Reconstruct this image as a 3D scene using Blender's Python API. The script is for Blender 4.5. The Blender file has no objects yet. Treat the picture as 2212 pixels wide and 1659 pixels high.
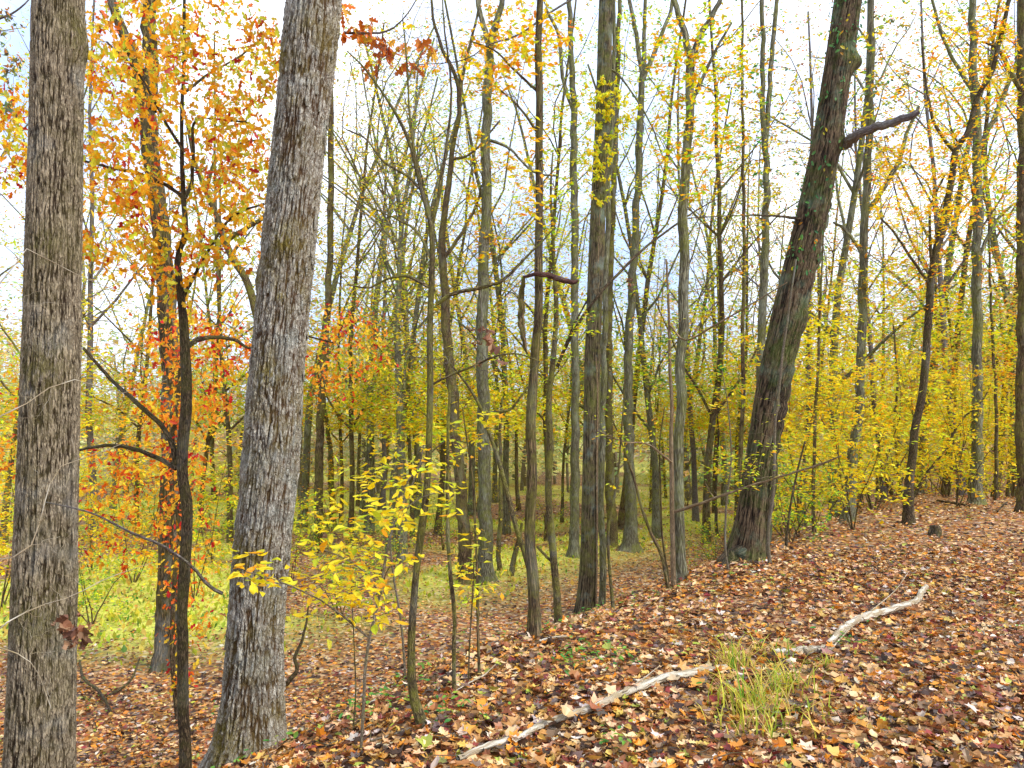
import bpy, math, random
import numpy as np
from mathutils import Vector, Matrix, noise as mnoise

random.seed(11)
R = np.random.default_rng(11)
sc = bpy.context.scene
COL = sc.collection

# ------------------------------------------------------------------ camera, light, exposure
CAM = np.array([0.0, 0.0, 1.6]); PITCH = math.radians(4.0); F = 1670.0     # F in units of a 2212 px wide frame
cd = bpy.data.cameras.new('camera'); cam = bpy.data.objects.new('camera', cd); COL.objects.link(cam)
cam.location = CAM; cam.rotation_euler = (math.radians(90) + PITCH, 0, 0)
cd.sensor_width = 36; cd.lens = 36 * F / 2212; cd.clip_start = 0.05; cd.clip_end = 1500
sc.camera = cam
SUN_EL, SUN_AZ = math.radians(42), math.radians(118)      # azimuth clockwise from +Y (sun behind, to the right)
w = bpy.data.worlds.new('World'); sc.world = w; w.use_nodes = True
nt = w.node_tree; nt.nodes.clear()
out = nt.nodes.new('ShaderNodeOutputWorld'); bg = nt.nodes.new('ShaderNodeBackground')
sky = nt.nodes.new('ShaderNodeTexSky'); sky.sky_type = 'NISHITA'; sky.sun_disc = False
sky.sun_elevation = SUN_EL; sky.sun_rotation = SUN_AZ; sky.air_density = 1.0; sky.dust_density = 2.0
tc = nt.nodes.new('ShaderNodeTexCoord'); nz = nt.nodes.new('ShaderNodeTexNoise')
nz.inputs['Scale'].default_value = 2.2; nz.inputs['Detail'].default_value = 5
rp = nt.nodes.new('ShaderNodeValToRGB')
rp.color_ramp.elements[0].position = 0.40; rp.color_ramp.elements[0].color = (3.7, 4.9, 7.8, 1)
rp.color_ramp.elements[1].position = 0.62; rp.color_ramp.elements[1].color = (8.2, 8.7, 9.6, 1)
mx = nt.nodes.new('ShaderNodeMix'); mx.data_type = 'RGBA'; mx.inputs[0].default_value = 0.88
nt.links.new(tc.outputs['Generated'], nz.inputs['Vector']); nt.links.new(nz.outputs['Fac'], rp.inputs['Fac'])
nt.links.new(sky.outputs[0], mx.inputs[6]); nt.links.new(rp.outputs[0], mx.inputs[7])
nt.links.new(mx.outputs[2], bg.inputs['Color']); bg.inputs['Strength'].default_value = 0.085
nt.links.new(bg.outputs[0], out.inputs[0])
sd = bpy.data.lights.new('sun', 'SUN'); sd.energy = 1.5; sd.angle = math.radians(11); sd.color = (1, .96, .9)
sun = bpy.data.objects.new('sun', sd); COL.objects.link(sun)
sdir = Vector((math.sin(SUN_AZ) * math.cos(SUN_EL), math.cos(SUN_AZ) * math.cos(SUN_EL), math.sin(SUN_EL)))
sun.rotation_euler = sdir.to_track_quat('Z', 'Y').to_euler(); sun.location = (4, -6, 25)
vs = sc.view_settings; vs.view_transform = 'Standard'; vs.look = 'None'; vs.gamma = 1; vs.exposure = 1.42
vs.use_curve_mapping = False
sc.cycles.max_bounces = 9; sc.cycles.diffuse_bounces = 6; sc.cycles.transmission_bounces = 6; sc.cycles.transparent_max_bounces = 4

# ------------------------------------------------------------------ place helpers
CP, SP = math.cos(PITCH), math.sin(PITCH)
def raydir(px, py):
    x = (px - 1106) / F; y = -(py - 829.5) / F
    return np.array([x, CP - y * SP, SP + y * CP])
def P(px, py, Y):
    d = raydir(px, py); return CAM + d * (Y / d[1])
def smooth(t):
    t = np.clip(t, 0, 1); return t * t * (3 - 2 * t)
def hsh(i, j, k=0):
    v = np.sin(i * 127.1 + j * 311.7 + k * 74.7) * 43758.5453
    return v - np.floor(v)
def vn2(x, y, k=0):
    xi, yi = np.floor(x), np.floor(y); fx, fy = smooth(x - xi), smooth(y - yi)
    a = hsh(xi, yi, k); b = hsh(xi + 1, yi, k); c = hsh(xi, yi + 1, k); d = hsh(xi + 1, yi + 1, k)
    return (a * (1 - fx) + b * fx) * (1 - fy) + (c * (1 - fx) + d * fx) * fy
def fbm(x, y, o=4, k=0):
    s = 0; a = .5
    for i in range(o):
        s = s + a * vn2(x * 2 ** i, y * 2 ** i, k + i); a *= .5
    return s
P0 = np.array([-0.8, 3.9]); DV = np.array([0.566, 0.825]); NV = np.array([-0.825, 0.566])
def SL(x, y):
    return (x - P0[0]) * NV[0] + (y - P0[1]) * NV[1], (x - P0[0]) * DV[0] + (y - P0[1]) * DV[1]
def H(x, y):
    x = np.asarray(x, float); y = np.asarray(y, float)
    s, l = SL(x, y)
    s = s + (fbm(x * .5, y * .5, 3, 5) - .45) * 1.0
    drop = smooth(s / 4.6)
    back = smooth((-s - 6) / 7); tail = smooth((l - 21) / 14) * .8
    z = -1.9 * np.maximum(np.maximum(drop, back), tail)
    z = z + (fbm(x * .35, y * .35, 3, 1) - .45) * .35 * np.clip(drop + .25, 0, 1) + (fbm(x * 2.1, y * 2.1, 3, 9) - .45) * .09
    far = np.clip(np.hypot(x, y) - 62, 0, 400)
    return z + far * .045 + smooth((-x - 2 - s * .0) / 40) * 0
def h1(x, y): return float(H(x, y))
def G(px, py):
    d = raydir(px, py); t = 1.5
    while t < 150:
        p = CAM + d * t
        if p[2] < h1(p[0], p[1]): return p
        t += .02 + t * .002
    return CAM + d * 60

# ------------------------------------------------------------------ mesh accumulator
def vn3(x, y, z, k=0):
    zi = np.floor(z); f = smooth(z - zi)
    return vn2(x, y, k + zi * 3.7) * (1 - f) + vn2(x, y, k + (zi + 1) * 3.7) * f
class Acc:
    def __init__(s): s.V = []; s.Fs = []; s.n = 0; s.A = {}
    def add(s, V, F, **attrs):
        V = np.asarray(V, float); s.V.append(V); s.Fs.append(np.asarray(F, np.int64) + s.n)
        for k, a in attrs.items(): s.A.setdefault(k, []).append(np.asarray(a, float))
        s.n += len(V)
    def mesh(s, name, origin=(0, 0, 0), smooth_=True):
        me = bpy.data.meshes.new(name)
        V = np.concatenate(s.V) - np.asarray(origin)
        me.vertices.add(len(V)); me.vertices.foreach_set('co', V.astype(np.float32).ravel())
        idx = np.concatenate([f.ravel() for f in s.Fs]); tot = np.concatenate([np.full(len(f), f.shape[1]) for f in s.Fs])
        me.loops.add(len(idx)); me.loops.foreach_set('vertex_index', idx.astype(np.int32))
        me.polygons.add(len(tot)); st = np.concatenate([[0], np.cumsum(tot)[:-1]])
        me.polygons.foreach_set('loop_start', st.astype(np.int32)); me.polygons.foreach_set('loop_total', tot.astype(np.int32))
        me.polygons.foreach_set('use_smooth', np.full(len(tot), smooth_))
        me.update(calc_edges=True)
        for k, a in s.A.items():
            a = np.concatenate(a)
            if a.ndim == 1: at = me.attributes.new(k, 'FLOAT', 'POINT'); at.data.foreach_set('value', a.astype(np.float32))
            else: at = me.attributes.new(k, 'FLOAT_VECTOR', 'POINT'); at.data.foreach_set('vector', a.astype(np.float32).ravel())
        return me
def link(name, me, mat=None, parent=None, loc=None):
    o = bpy.data.objects.new(name, me); COL.objects.link(o)
    if mat is not None and me is not None and not me.materials: me.materials.append(mat)
    if parent is not None: o.parent = parent
    if loc is not None: o.location = loc
    return o
def tag(o, label=None, cat=None, group=None, kind=None):
    if label: o['label'] = label
    if cat: o['category'] = cat
    if group: o['group'] = group
    if kind: o['kind'] = kind
    return o

def tube(acc, pts, rad, sides=6, wob=0.0, cap=True):
    pts = np.asarray(pts, float); rad = np.asarray(rad, float)
    if cap: pts = np.vstack([pts, pts[-1] + (pts[-1] - pts[-2]) * .02]); rad = np.append(rad, 1e-4)
    n = len(pts)
    t = np.gradient(pts, axis=0); t /= np.linalg.norm(t, axis=1)[:, None] + 1e-9
    m = t.mean(0); ref = np.array([1., 0, 0]) if abs(m[2]) > .6 * np.linalg.norm(m) else np.array([0, 0, 1.])
    u = np.cross(t, ref); u /= np.linalg.norm(u, axis=1)[:, None] + 1e-9
    v = np.cross(t, u)
    th = np.arange(sides) / sides * 2 * np.pi
    rr = rad[:, None] * np.ones(sides)
    if wob: rr = rr * (1 + wob * (R.random((n, sides)) - .5))
    V = pts[:, None] + rr[..., None] * (np.cos(th)[None, :, None] * u[:, None] + np.sin(th)[None, :, None] * v[:, None])
    ln = np.concatenate([[0], np.cumsum(np.linalg.norm(np.diff(pts, axis=0), axis=1))])
    r0 = rad.max()
    bc = np.stack([np.broadcast_to(np.cos(th) * r0, (n, sides)), np.broadcast_to(np.sin(th) * r0, (n, sides)), np.broadcast_to(ln[:, None] + R.random() * 20, (n, sides))], -1)
    i = np.arange(n - 1)[:, None] * sides + np.arange(sides)[None]; j = np.arange(n - 1)[:, None] * sides + (np.arange(sides)[None] + 1) % sides
    Fq = np.stack([i, j, j + sides, i + sides], -1).reshape(-1, 4)
    acc.add(V.reshape(-1, 3), Fq, bc=bc.reshape(-1, 3))

def spline(pts, n):
    """Catmull-Rom through rows (any width), n samples, even in length"""
    pts = np.asarray(pts, float)
    if len(pts) == 2: pts = np.array([pts[0], (pts[0] + pts[1]) / 2, pts[1]])
    p = np.vstack([2 * pts[0] - pts[1], pts, 2 * pts[-1] - pts[-2]])
    o = []
    for k in range(1, len(p) - 2):
        t = np.linspace(0, 1, 12, endpoint=False)[:, None]
        o.append(.5 * ((2 * p[k]) + (-p[k - 1] + p[k + 1]) * t + (2 * p[k - 1] - 5 * p[k] + 4 * p[k + 1] - p[k + 2]) * t ** 2 + (-p[k - 1] + 3 * p[k] - 3 * p[k + 1] + p[k + 2]) * t ** 3))
    o = np.vstack(o + [p[-2][None]])
    L = np.concatenate([[0], np.cumsum(np.linalg.norm(np.diff(o[:, :3], axis=0), axis=1))])
    q = np.linspace(0, L[-1], n)
    return np.stack([np.interp(q, L, o[:, c]) for c in range(o.shape[1])], 1)

# ------------------------------------------------------------------ leaf templates (unit length along +x, stalk at origin)
def strip_leaf(half):
    """half: list of (x, halfwidth) including tips -> verts, quads as tris"""
    V = []; Ft = []
    for x, hw in half: V += [(x, 0, 0.0), (x, hw, hw * .35), (x, -hw, hw * .35)]
    for k in range(len(half) - 1):
        a, b = 3 * k, 3 * k + 3
        if half[k][1] == 0: Ft += [(a, b, b + 1), (a, b + 2, b)]
        elif half[k + 1][1] == 0: Ft += [(a, b, a + 1), (a, a + 2, b)]
        else: Ft += [(a, b, b + 1), (a, b + 1, a + 1), (a, a + 2, b + 2), (a, b + 2, b)]
    return np.array(V, float), np.array(Ft)
def curl(V, a, b):
    V = V.copy(); V[:, 2] += a * (V[:, 0] - .5) ** 2 + b * V[:, 1] ** 2; return V
def fan_leaf(pts):
    V = [(.42, 0, -.03)] + [(x, y, .10 * (abs(y) + (x - .4) ** 2)) for x, y in pts]
    n = len(pts); return np.array(V, float), np.array([(0, 1 + k, 1 + (k + 1) % n) for k in range(n)])
MAPLE = fan_leaf([(0, 0), (.12, .28), (-.02, .42), (.3, .33), (.55, .5), (.62, .2), (1, 0), (.62, -.2), (.55, -.5), (.3, -.33), (-.02, -.42), (.12, -.28)])
TULIP = fan_leaf([(0, 0), (.1, .4), (.45, .42), (.5, .3), (.95, .36), (.8, 0), (.95, -.36), (.5, -.3), (.45, -.42), (.1, -.4)])
OAK = strip_leaf([(0, 0), (.16, .1), (.28, .26), (.4, .11), (.55, .33), (.68, .13), (.82, .2), (1, 0)])
ELL = strip_leaf([(0, 0), (.25, .2), (.55, .26), (.82, .15), (1, 0)])
DIA = (np.array([(0, 0, 0), (.5, .28, .06), (1, 0, 0), (.5, -.28, .06)], float), np.array([(0, 1, 2), (0, 2, 3)]))
def leaves(acc, pos, size, dirs, nrm, tmpl, col, curlv=.5):
    V, Fc = tmpl; N = len(pos)
    if N == 0: return
    x = dirs / (np.linalg.norm(dirs, axis=1)[:, None] + 1e-9)
    z = nrm - (nrm * x).sum(1)[:, None] * x; z /= np.linalg.norm(z, axis=1)[:, None] + 1e-9
    y = np.cross(z, x)
    a = (R.random(N) - .35) * curlv * 2; b = (R.random(N) - .35) * curlv * 3
    lz = V[None, :, 2] + a[:, None] * ((V[None, :, 0] - .5) ** 2 - .1) + b[:, None] * V[None, :, 1] ** 2
    wy = V[None, :, 1] * R.uniform(.7, 1.1, N)[:, None]
    W = pos[:, None] + size[:, None, None] * (V[None, :, 0, None] * x[:, None] + wy[..., None] * y[:, None] + lz[..., None] * z[:, None])
    k = len(V); Fi = Fc[None] + (np.arange(N) * k)[:, None, None]
    acc.add(W.reshape(-1, 3), Fi.reshape(-1, 3), col=np.repeat(col, k, axis=0))
def unit(n): 
    v = R.normal(size=(n, 3)); return v / np.linalg.norm(v, axis=1)[:, None]
def orient(style, n):
    up = np.array([0, 0, 1.])
    if style == 'flat':
        d = unit(n); d[:, 2] = d[:, 2] * .3 - .15; return d, up + unit(n) * .45
    if style == 'droop':
        d = unit(n) * .8; d[:, 2] -= .6; return d, unit(n) + np.array([0, -.5, .3])
    d = unit(n); d[:, 2] *= .25; return d, up + unit(n) * .55
def pick(pal, n, jit=.22):
    c = np.array([p[:3] for p in pal], float); wt = np.array([p[3] for p in pal], float); wt /= wt.sum()
    i = R.choice(len(pal), n, p=wt)
    return np.clip(c[i] * R.uniform(1 - jit, 1 + jit, (n, 1)) * R.uniform(.9, 1.1, (n, 3)), 0, 1)
YEL = [(.95, .68, .01, 5), (.88, .76, .03, 3.4), (.55, .66, .03, 2.2), (.9, .42, .01, 1.3)]
YGR = [(.65, .74, .02, 4), (.9, .76, .02, 3), (.28, .52, .03, 2), (.9, .42, .01, 1.2)]
OAKP = [(.85, .38, .015, 3), (.85, .6, .03, 4.2), (.6, .62, .04, 3.8), (.72, .16, .012, 1.6), (.5, .03, .015, .7)]
OAKR = [(.9, .36, .015, 4), (.82, .16, .012, 2.6), (.85, .58, .03, 3), (.55, .02, .02, 1.3)]
ORG = [(.92, .42, .01, 4), (.86, .22, .01, 2), (.92, .6, .02, 3)]
DIM = [(.12, .2, .1, 3), (.3, .3, .05, 2), (.5, .2, .03, 2), (.15, .1, .06, 2)]
GRN = [(.08, .3, .05, 3), (.2, .42, .05, 3), (.4, .5, .05, 1)]
RED = [(.5, .03, .02, 3), (.7, .14, .02, 2), (.6, .05, .02, 2)]
MIX = YEL[:2] + [(.8, .34, .02, 4), (.35, .45, .06, 3)]
LIT = [(.30, .10, .03, 4.4), (.48, .24, .07, 5.4), (.70, .45, .22, 4.6), (.06, .028, .014, 4.4), (.64, .24, .02, 3.2), (.62, .38, .08, 1.8), (.66, .54, .42, 1.1), (.24, .04, .03, 1.2), (.36, .40, .05, .5), (.14, .09, .07, 1.2)]

# ------------------------------------------------------------------ materials
def newmat(name):
    m = bpy.data.materials.new(name); m.use_nodes = True; t = m.node_tree; t.nodes.clear()
    o = t.nodes.new('ShaderNodeOutputMaterial'); return m, t, o
def N(t, typ, **kw):
    n = t.nodes.new(typ)
    for k, v in kw.items():
        if k.startswith('i_'): n.inputs[k[2:].replace('_', ' ')].default_value = v
        else: setattr(n, k, v)
    return n
def mixc(t, fac, a, b, blend='MIX'):
    m = t.nodes.new('ShaderNodeMix'); m.data_type = 'RGBA'; m.blend_type = blend
    for s, v in ((0, fac), (6, a), (7, b)):
        if isinstance(v, bpy.types.NodeSocket): t.links.new(v, m.inputs[s])
        else: m.inputs[s].default_value = v if s == 0 else (*v[:3], 1)
    return m.outputs[2]
def ramp(t, src, stops, interp='LINEAR'):
    r = t.nodes.new('ShaderNodeValToRGB'); e = r.color_ramp; e.interpolation = interp
    while len(e.elements) < len(stops): e.elements.new(.5)
    for k, (p, c) in enumerate(stops):
        e.elements[k].position = p; e.elements[k].color = (*c[:3], 1) if len(c) > 1 else (c[0],) * 3 + (1,)
    t.links.new(src, r.inputs['Fac']); return r.outputs['Color']
def bark(name, ridge, furrow, moss=(.13, .13, .02), mossamt=.45, width=.03, stretch=7, lichen=(.5, .55, .5), lich=.3, bump=.8, cav=False):
    m, t, o = newmat(name)
    at = N(t, 'ShaderNodeAttribute', attribute_name='bc')
    mp = N(t, 'ShaderNodeMapping'); mp.inputs['Scale'].default_value = (1 / width, 1 / width, 1 / (width * stretch)); t.links.new(at.outputs['Vector'], mp.inputs[0])
    n0 = N(t, 'ShaderNodeTexNoise', i_Scale=1.1, i_Detail=4.0); t.links.new(mp.outputs[0], n0.inputs['Vector'])
    add = N(t, 'ShaderNodeMixRGB', blend_type='LINEAR_LIGHT'); add.inputs[0].default_value = .22
    t.links.new(mp.outputs[0], add.inputs[1]); t.links.new(n0.outputs['Color'], add.inputs[2])
    rn = N(t, 'ShaderNodeTexNoise', i_Scale=.95, i_Detail=2.5, i_Roughness=.6); t.links.new(add.outputs[0], rn.inputs['Vector'])
    ra = N(t, 'ShaderNodeMath', operation='SUBTRACT'); t.links.new(rn.outputs['Fac'], ra.inputs[0]); ra.inputs[1].default_value = .5
    rb = N(t, 'ShaderNodeMath', operation='ABSOLUTE'); t.links.new(ra.outputs[0], rb.inputs[0])
    edge = ramp(t, rb.outputs[0], [(.0, (0,)), (.045, (.2,)), (.12, (1,))])
    fine = N(t, 'ShaderNodeTexNoise', i_Scale=3.5, i_Detail=8.0, i_Roughness=.7); t.links.new(mp.outputs[0], fine.inputs['Vector'])
    big = N(t, 'ShaderNodeTexNoise', i_Scale=2.2, i_Detail=5.0, i_Roughness=.6); t.links.new(at.outputs['Vector'], big.inputs['Vector'])
    dk = tuple(c * .62 for c in ridge); lt = tuple(min(1, c * 1.35) for c in ridge)
    c = ramp(t, fine.outputs['Fac'], [(.32, dk), (.52, ridge), (.68, lt)])
    fac = edge
    if cav:
        ca = N(t, 'ShaderNodeAttribute', attribute_name='cav')
        mm = N(t, 'ShaderNodeMath', operation='MULTIPLY'); t.links.new(ramp(t, ca.outputs['Fac'], [(.22, (0,)), (.62, (1,))]), mm.inputs[0])
        e2 = ramp(t, rb.outputs[0], [(.0, (.3,)), (.09, (1,))]); t.links.new(e2, mm.inputs[1]); fac = mm.outputs[0]
    c = mixc(t, fac, furrow, c)
    lf = ramp(t, big.outputs['Fac'], [(.53, (0,)), (.66, (lich,))]); c = mixc(t, lf, c, lichen)
    b2 = N(t, 'ShaderNodeTexNoise', i_Scale=2.0, i_Detail=9.0, i_Roughness=.8); ob = N(t, 'ShaderNodeTexCoord'); t.links.new(ob.outputs['Object'], b2.inputs['Vector'])
    mf = ramp(t, b2.outputs['Fac'], [(.46, (0,)), (.6, (mossamt,))])
    if cav:
        ma = N(t, 'ShaderNodeAttribute', attribute_name='moss'); am = N(t, 'ShaderNodeMath', operation='ADD', use_clamp=True)
        t.links.new(mf, am.inputs[0]); t.links.new(ma.outputs['Fac'], am.inputs[1]); mf = am.outputs[0]
    c = mixc(t, mf, c, moss)
    bs = N(t, 'ShaderNodeBsdfPrincipled'); bs.inputs['Roughness'].default_value = .9; bs.inputs['Specular IOR Level'].default_value = .25
    t.links.new(c, bs.inputs['Base Color'])
    bm_ = N(t, 'ShaderNodeBump'); bm_.inputs['Strength'].default_value = min(1, bump * 1.2); bm_.inputs['Distance'].default_value = width * .8
    hh = N(t, 'ShaderNodeMath', operation='MULTIPLY_ADD'); t.links.new(edge, hh.inputs[0]); hh.inputs[1].default_value = 1.0; t.links.new(fine.outputs['Fac'], hh.inputs[2])
    t.links.new(hh.outputs[0], bm_.inputs['Height']); t.links.new(bm_.outputs[0], bs.inputs['Normal'])
    t.links.new(bs.outputs[0], o.inputs[0]); return m
def leafmat(name, ramp_pal=None, rough=.5, trans=.35):
    m, t, o = newmat(name)
    if ramp_pal is None:
        at = N(t, 'ShaderNodeAttribute', attribute_name='col'); c = at.outputs['Color']
    else:
        oi = N(t, 'ShaderNodeObjectInfo'); tot = sum(p[3] for p in ramp_pal); acc = 0; st = []
        for p in ramp_pal: st.append((acc / tot, p[:3])); acc += p[3]
        c = ramp(t, oi.outputs['Random'], st, 'CONSTANT' if False else 'LINEAR')
    tc_ = N(t, 'ShaderNodeTexCoord'); n = N(t, 'ShaderNodeTexNoise', i_Scale=35.0, i_Detail=3.0); t.links.new(tc_.outputs['Object'], n.inputs['Vector'])
    v = ramp(t, n.outputs['Fac'], [(.3, (.72,)), (.7, (1.2,))]); c = mixc(t, .6, c, v, 'MULTIPLY')
    bs = N(t, 'ShaderNodeBsdfPrincipled'); bs.inputs['Roughness'].default_value = rough; bs.inputs['Specular IOR Level'].default_value = .35
    t.links.new(c, bs.inputs['Base Color']); tr = N(t, 'ShaderNodeBsdfTranslucent'); t.links.new(c, tr.inputs['Color'])
    ms = N(t, 'ShaderNodeMixShader'); ms.inputs[0].default_value = trans * (1.35 if trans > .2 else 1)
    t.links.new(bs.outputs[0], ms.inputs[1]); t.links.new(tr.outputs[0], ms.inputs[2]); t.links.new(ms.outputs[0], o.inputs[0]); return m

B_T1 = bark('furrowed_brown_bark', (.40, .32, .21), (.035, .02, .009), (.13, .11, .03), .45, .018, 5, (.5, .5, .44), .3, .8, cav=True)
B_T2 = bark('shaggy_grey_bark', (.54, .50, .41), (.10, .055, .025), (.20, .155, .03), .5, .018, 4, (.42, .47, .42), .45, .9, cav=True)
B_T3 = bark('olive_furrowed_bark', (.26, .18, .08), (.025, .015, .007), (.17, .16, .02), .5, .03, 6)
B_DK = bark('dark_oak_bark', (.19, .13, .07), (.025, .015, .008), (.16, .15, .03), .5, .02, 4, lich=.15)
B_MS = bark('mossy_sapling_bark', (.24, .18, .08), (.04, .026, .012), (.26, .26, .03), .8, .015, 4, lich=.25)
B_GR = bark('grey_green_lichen_bark', (.36, .34, .22), (.07, .055, .03), (.26, .28, .04), .6, .028, 8, (.44, .47, .34), .45, 1.0)
B_BR = bark('brown_furrowed_bark', (.27, .18, .09), (.035, .02, .01), (.28, .27, .04), .6, .025, 7, (.36, .38, .26), .3, 1.0)
B_IV = bark('dark_brown_plated_bark', (.15, .1, .055), (.018, .01, .005), (.1, .14, .02), .5, .035, 6, (.2, .3, .2), .4, .7, cav=True)
B_IV2 = bark('dark_ridged_bark', (.17, .13, .07), (.02, .014, .007), (.18, .2, .03), .5, .025, 9, (.26, .36, .3), .45, .7, cav=True)
B_DK2 = bark('dark_ribbed_bark', (.17, .12, .065), (.02, .012, .006), (.12, .15, .02), .5, .03, 6, (.22, .3, .2), .4)
B_TAN = bark('tan_smooth_bark', (.42, .3, .17), (.2, .13, .07), (.2, .18, .05), .2, .02, 6, lich=.2)
B_PALE = bark('pale_dead_bark', (.64, .58, .46), (.36, .27, .16), (.34, .28, .1), .3, .05, 5, (.8, .77, .68), .4, .5)
B_TW = bark('twig_bark', (.3, .25, .18), (.15, .11, .07), (.2, .2, .03), .4, .01, 4)
B_PUR = bark('grey_violet_bark', (.3, .26, .25), (.12, .09, .08), (.22, .22, .05), .35, .02, 5, (.4, .42, .42), .4)
L_ALL = leafmat('leaf_tissue'); L_LIT = leafmat('dry_leaf_tissue', rough=.45, trans=.08)
L_YEL = leafmat('yellow_leaf_tissue', YEL); L_OAK = leafmat('oak_leaf_tissue', OAKR); L_LP = leafmat('fallen_leaf_tissue', LIT, .45, .08)

# ------------------------------------------------------------------ ground
def axis(lo, hi, n, c, k):
    t = np.linspace(-1, 1, n); s = np.sinh(t * k) / math.sinh(k)
    return np.where(s < 0, c + s * (c - lo), c + s * (hi - c))
gx = axis(-330, 330, 270, .5, 5.6); gy = axis(-60, 430, 280, 6.5, 5.2)
X, Yg = np.meshgrid(gx, gy); Z = H(X, Yg)
def meadow(x, y):
    n = fbm(x * .22, y * .22, 4, 3)
    s, l = SL(x, y)
    m = smooth((s - 5.5) / 5) * smooth((n - .37) / .12) * smooth((y - 10) / 6)
    left = smooth((-x - 2) / 4) * smooth((y - 11) / 4)
    return np.clip(m * (.6 + .6 * smooth((y - 15) / 9) * smooth((44 - y) / 12) + .8 * left * (1 - .6 * smooth((y - 32) / 20))), 0, 1)
ga = Acc(); nx, ny = len(gx), len(gy)
i = (np.arange(ny - 1)[:, None] * nx + np.arange(nx - 1)[None]).ravel()
ga.add(np.stack([X.ravel(), Yg.ravel(), Z.ravel()], 1), np.stack([i, i + 1, i + nx + 1, i + nx], 1), green=meadow(X, Yg).ravel())
m, t, o = newmat('leafy_soil')
tcn = N(t, 'ShaderNodeTexCoord')
v1 = N(t, 'ShaderNodeTexVoronoi'); v1.inputs['Scale'].default_value = 13; t.links.new(tcn.outputs['Object'], v1.inputs['Vector'])
sx = N(t, 'ShaderNodeSeparateColor'); t.links.new(v1.outputs['Color'], sx.inputs[0])
tot = sum(p[3] for p in LIT); a_ = 0; st = []
for p in LIT: st.append((a_ / tot, tuple(c * .85 for c in p[:3]))); a_ += p[3]
c = ramp(t, sx.outputs[0], st, 'CONSTANT')
n1 = N(t, 'ShaderNodeTexNoise', i_Scale=.9, i_Detail=6.0); t.links.new(tcn.outputs['Object'], n1.inputs['Vector'])
c = mixc(t, ramp(t, n1.outputs['Fac'], [(.35, (.55,)), (.65, (.1,))]), c, (.10, .055, .03))
ag = N(t, 'ShaderNodeAttribute', attribute_name='green')
n2 = N(t, 'ShaderNodeTexNoise', i_Scale=5.0, i_Detail=8.0, i_Roughness=.75); t.links.new(tcn.outputs['Object'], n2.inputs['Vector'])
gc = ramp(t, n2.outputs['Fac'], [(.35, (.28, .34, .03)), (.5, (.58, .62, .07)), (.65, (.72, .56, .16))])
gm = N(t, 'ShaderNodeMath', operation='MULTIPLY'); t.links.new(ag.outputs['Fac'], gm.inputs[0]); t.links.new(ramp(t, n2.outputs['Fac'], [(.3, (.5,)), (.5, (1.0,))]), gm.inputs[1])
c = mixc(t, gm.outputs[0], c, gc)
bs = N(t, 'ShaderNodeBsdfPrincipled'); bs.inputs['Roughness'].default_value = .95; t.links.new(c, bs.inputs['Base Color'])
bp = N(t, 'ShaderNodeBump'); bp.inputs['Strength'].default_value = .6; bp.inputs['Distance'].default_value = .03
t.links.new(v1.outputs['Distance'], bp.inputs['Height']); t.links.new(bp.outputs[0], bs.inputs['Normal']); t.links.new(bs.outputs[0], o.inputs[0])
ground = link('ground', ga.mesh('ground'), m); tag(ground, kind='structure')

# leaf litter: real leaves, thinning out with distance
def scatter(n, y0, y1, k, wid=.72):
    y = y0 + (y1 - y0) * R.random(n) ** k; x = (R.random(n) * 2 - 1) * (y * wid + 1.2); return x, y
NRML = None
def gnormal(x, y):
    e = .05; return np.stack([-(H(x + e, y) - H(x - e, y)) / (2 * e), -(H(x, y + e) - H(x, y - e)) / (2 * e), np.ones_like(x)], 1)
la = Acc(); objs_leaf = []
for tm, n, y0, y1, k, s0, s1, curlv in (
        (MAPLE, 26000, 2.2, 11, 1.2, .034, .076, .8), (OAK, 16000, 2.2, 10, 1.15, .042, .084, .9), (TULIP, 15000, 2.2, 11, 1.2, .036, .08, .8), (ELL, 22000, 2.2, 12, 1.2, .036, .07, 1.0),
        (DIA, 74000, 8, 30, 1.2, .06, .10, .9), (DIA, 22000, 24, 60, 1.2, .10, .17, .6)):
    x, y = scatter(n, y0, y1, k)
    s_, l_ = SL(x, y); keep = (R.random(n) > .6 * meadow(x, y)) & (R.random(n) > .25 * smooth(s_ / 3) * (y < 12))
    x, y = x[keep], y[keep]; n = len(x)
    z = H(x, y) + .012 + R.random(n) ** 2 * .035
    d, nr = orient('lit', n); nr = nr + gnormal(x, y) - np.array([0, 0, 1.])
    d = d - (d * gnormal(x, y)).sum(1)[:, None] * gnormal(x, y) * .8 / 1.2
    up = (R.random(n) < .22)[:, None]; nr = np.where(up, nr + unit(n) * 1.2, nr)
    leaves(la, np.stack([x, y, z], 1), R.uniform(s0, s1, n), d, nr, tm, pick(LIT, n, .3), curlv)
litter = link('leaf_litter', la.mesh('leaf_litter', smooth_=False), L_LIT)
tag(litter, 'loose carpet of brown, tan and orange fallen leaves covering the bank and forest floor', 'leaf litter', kind='stuff')

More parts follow.
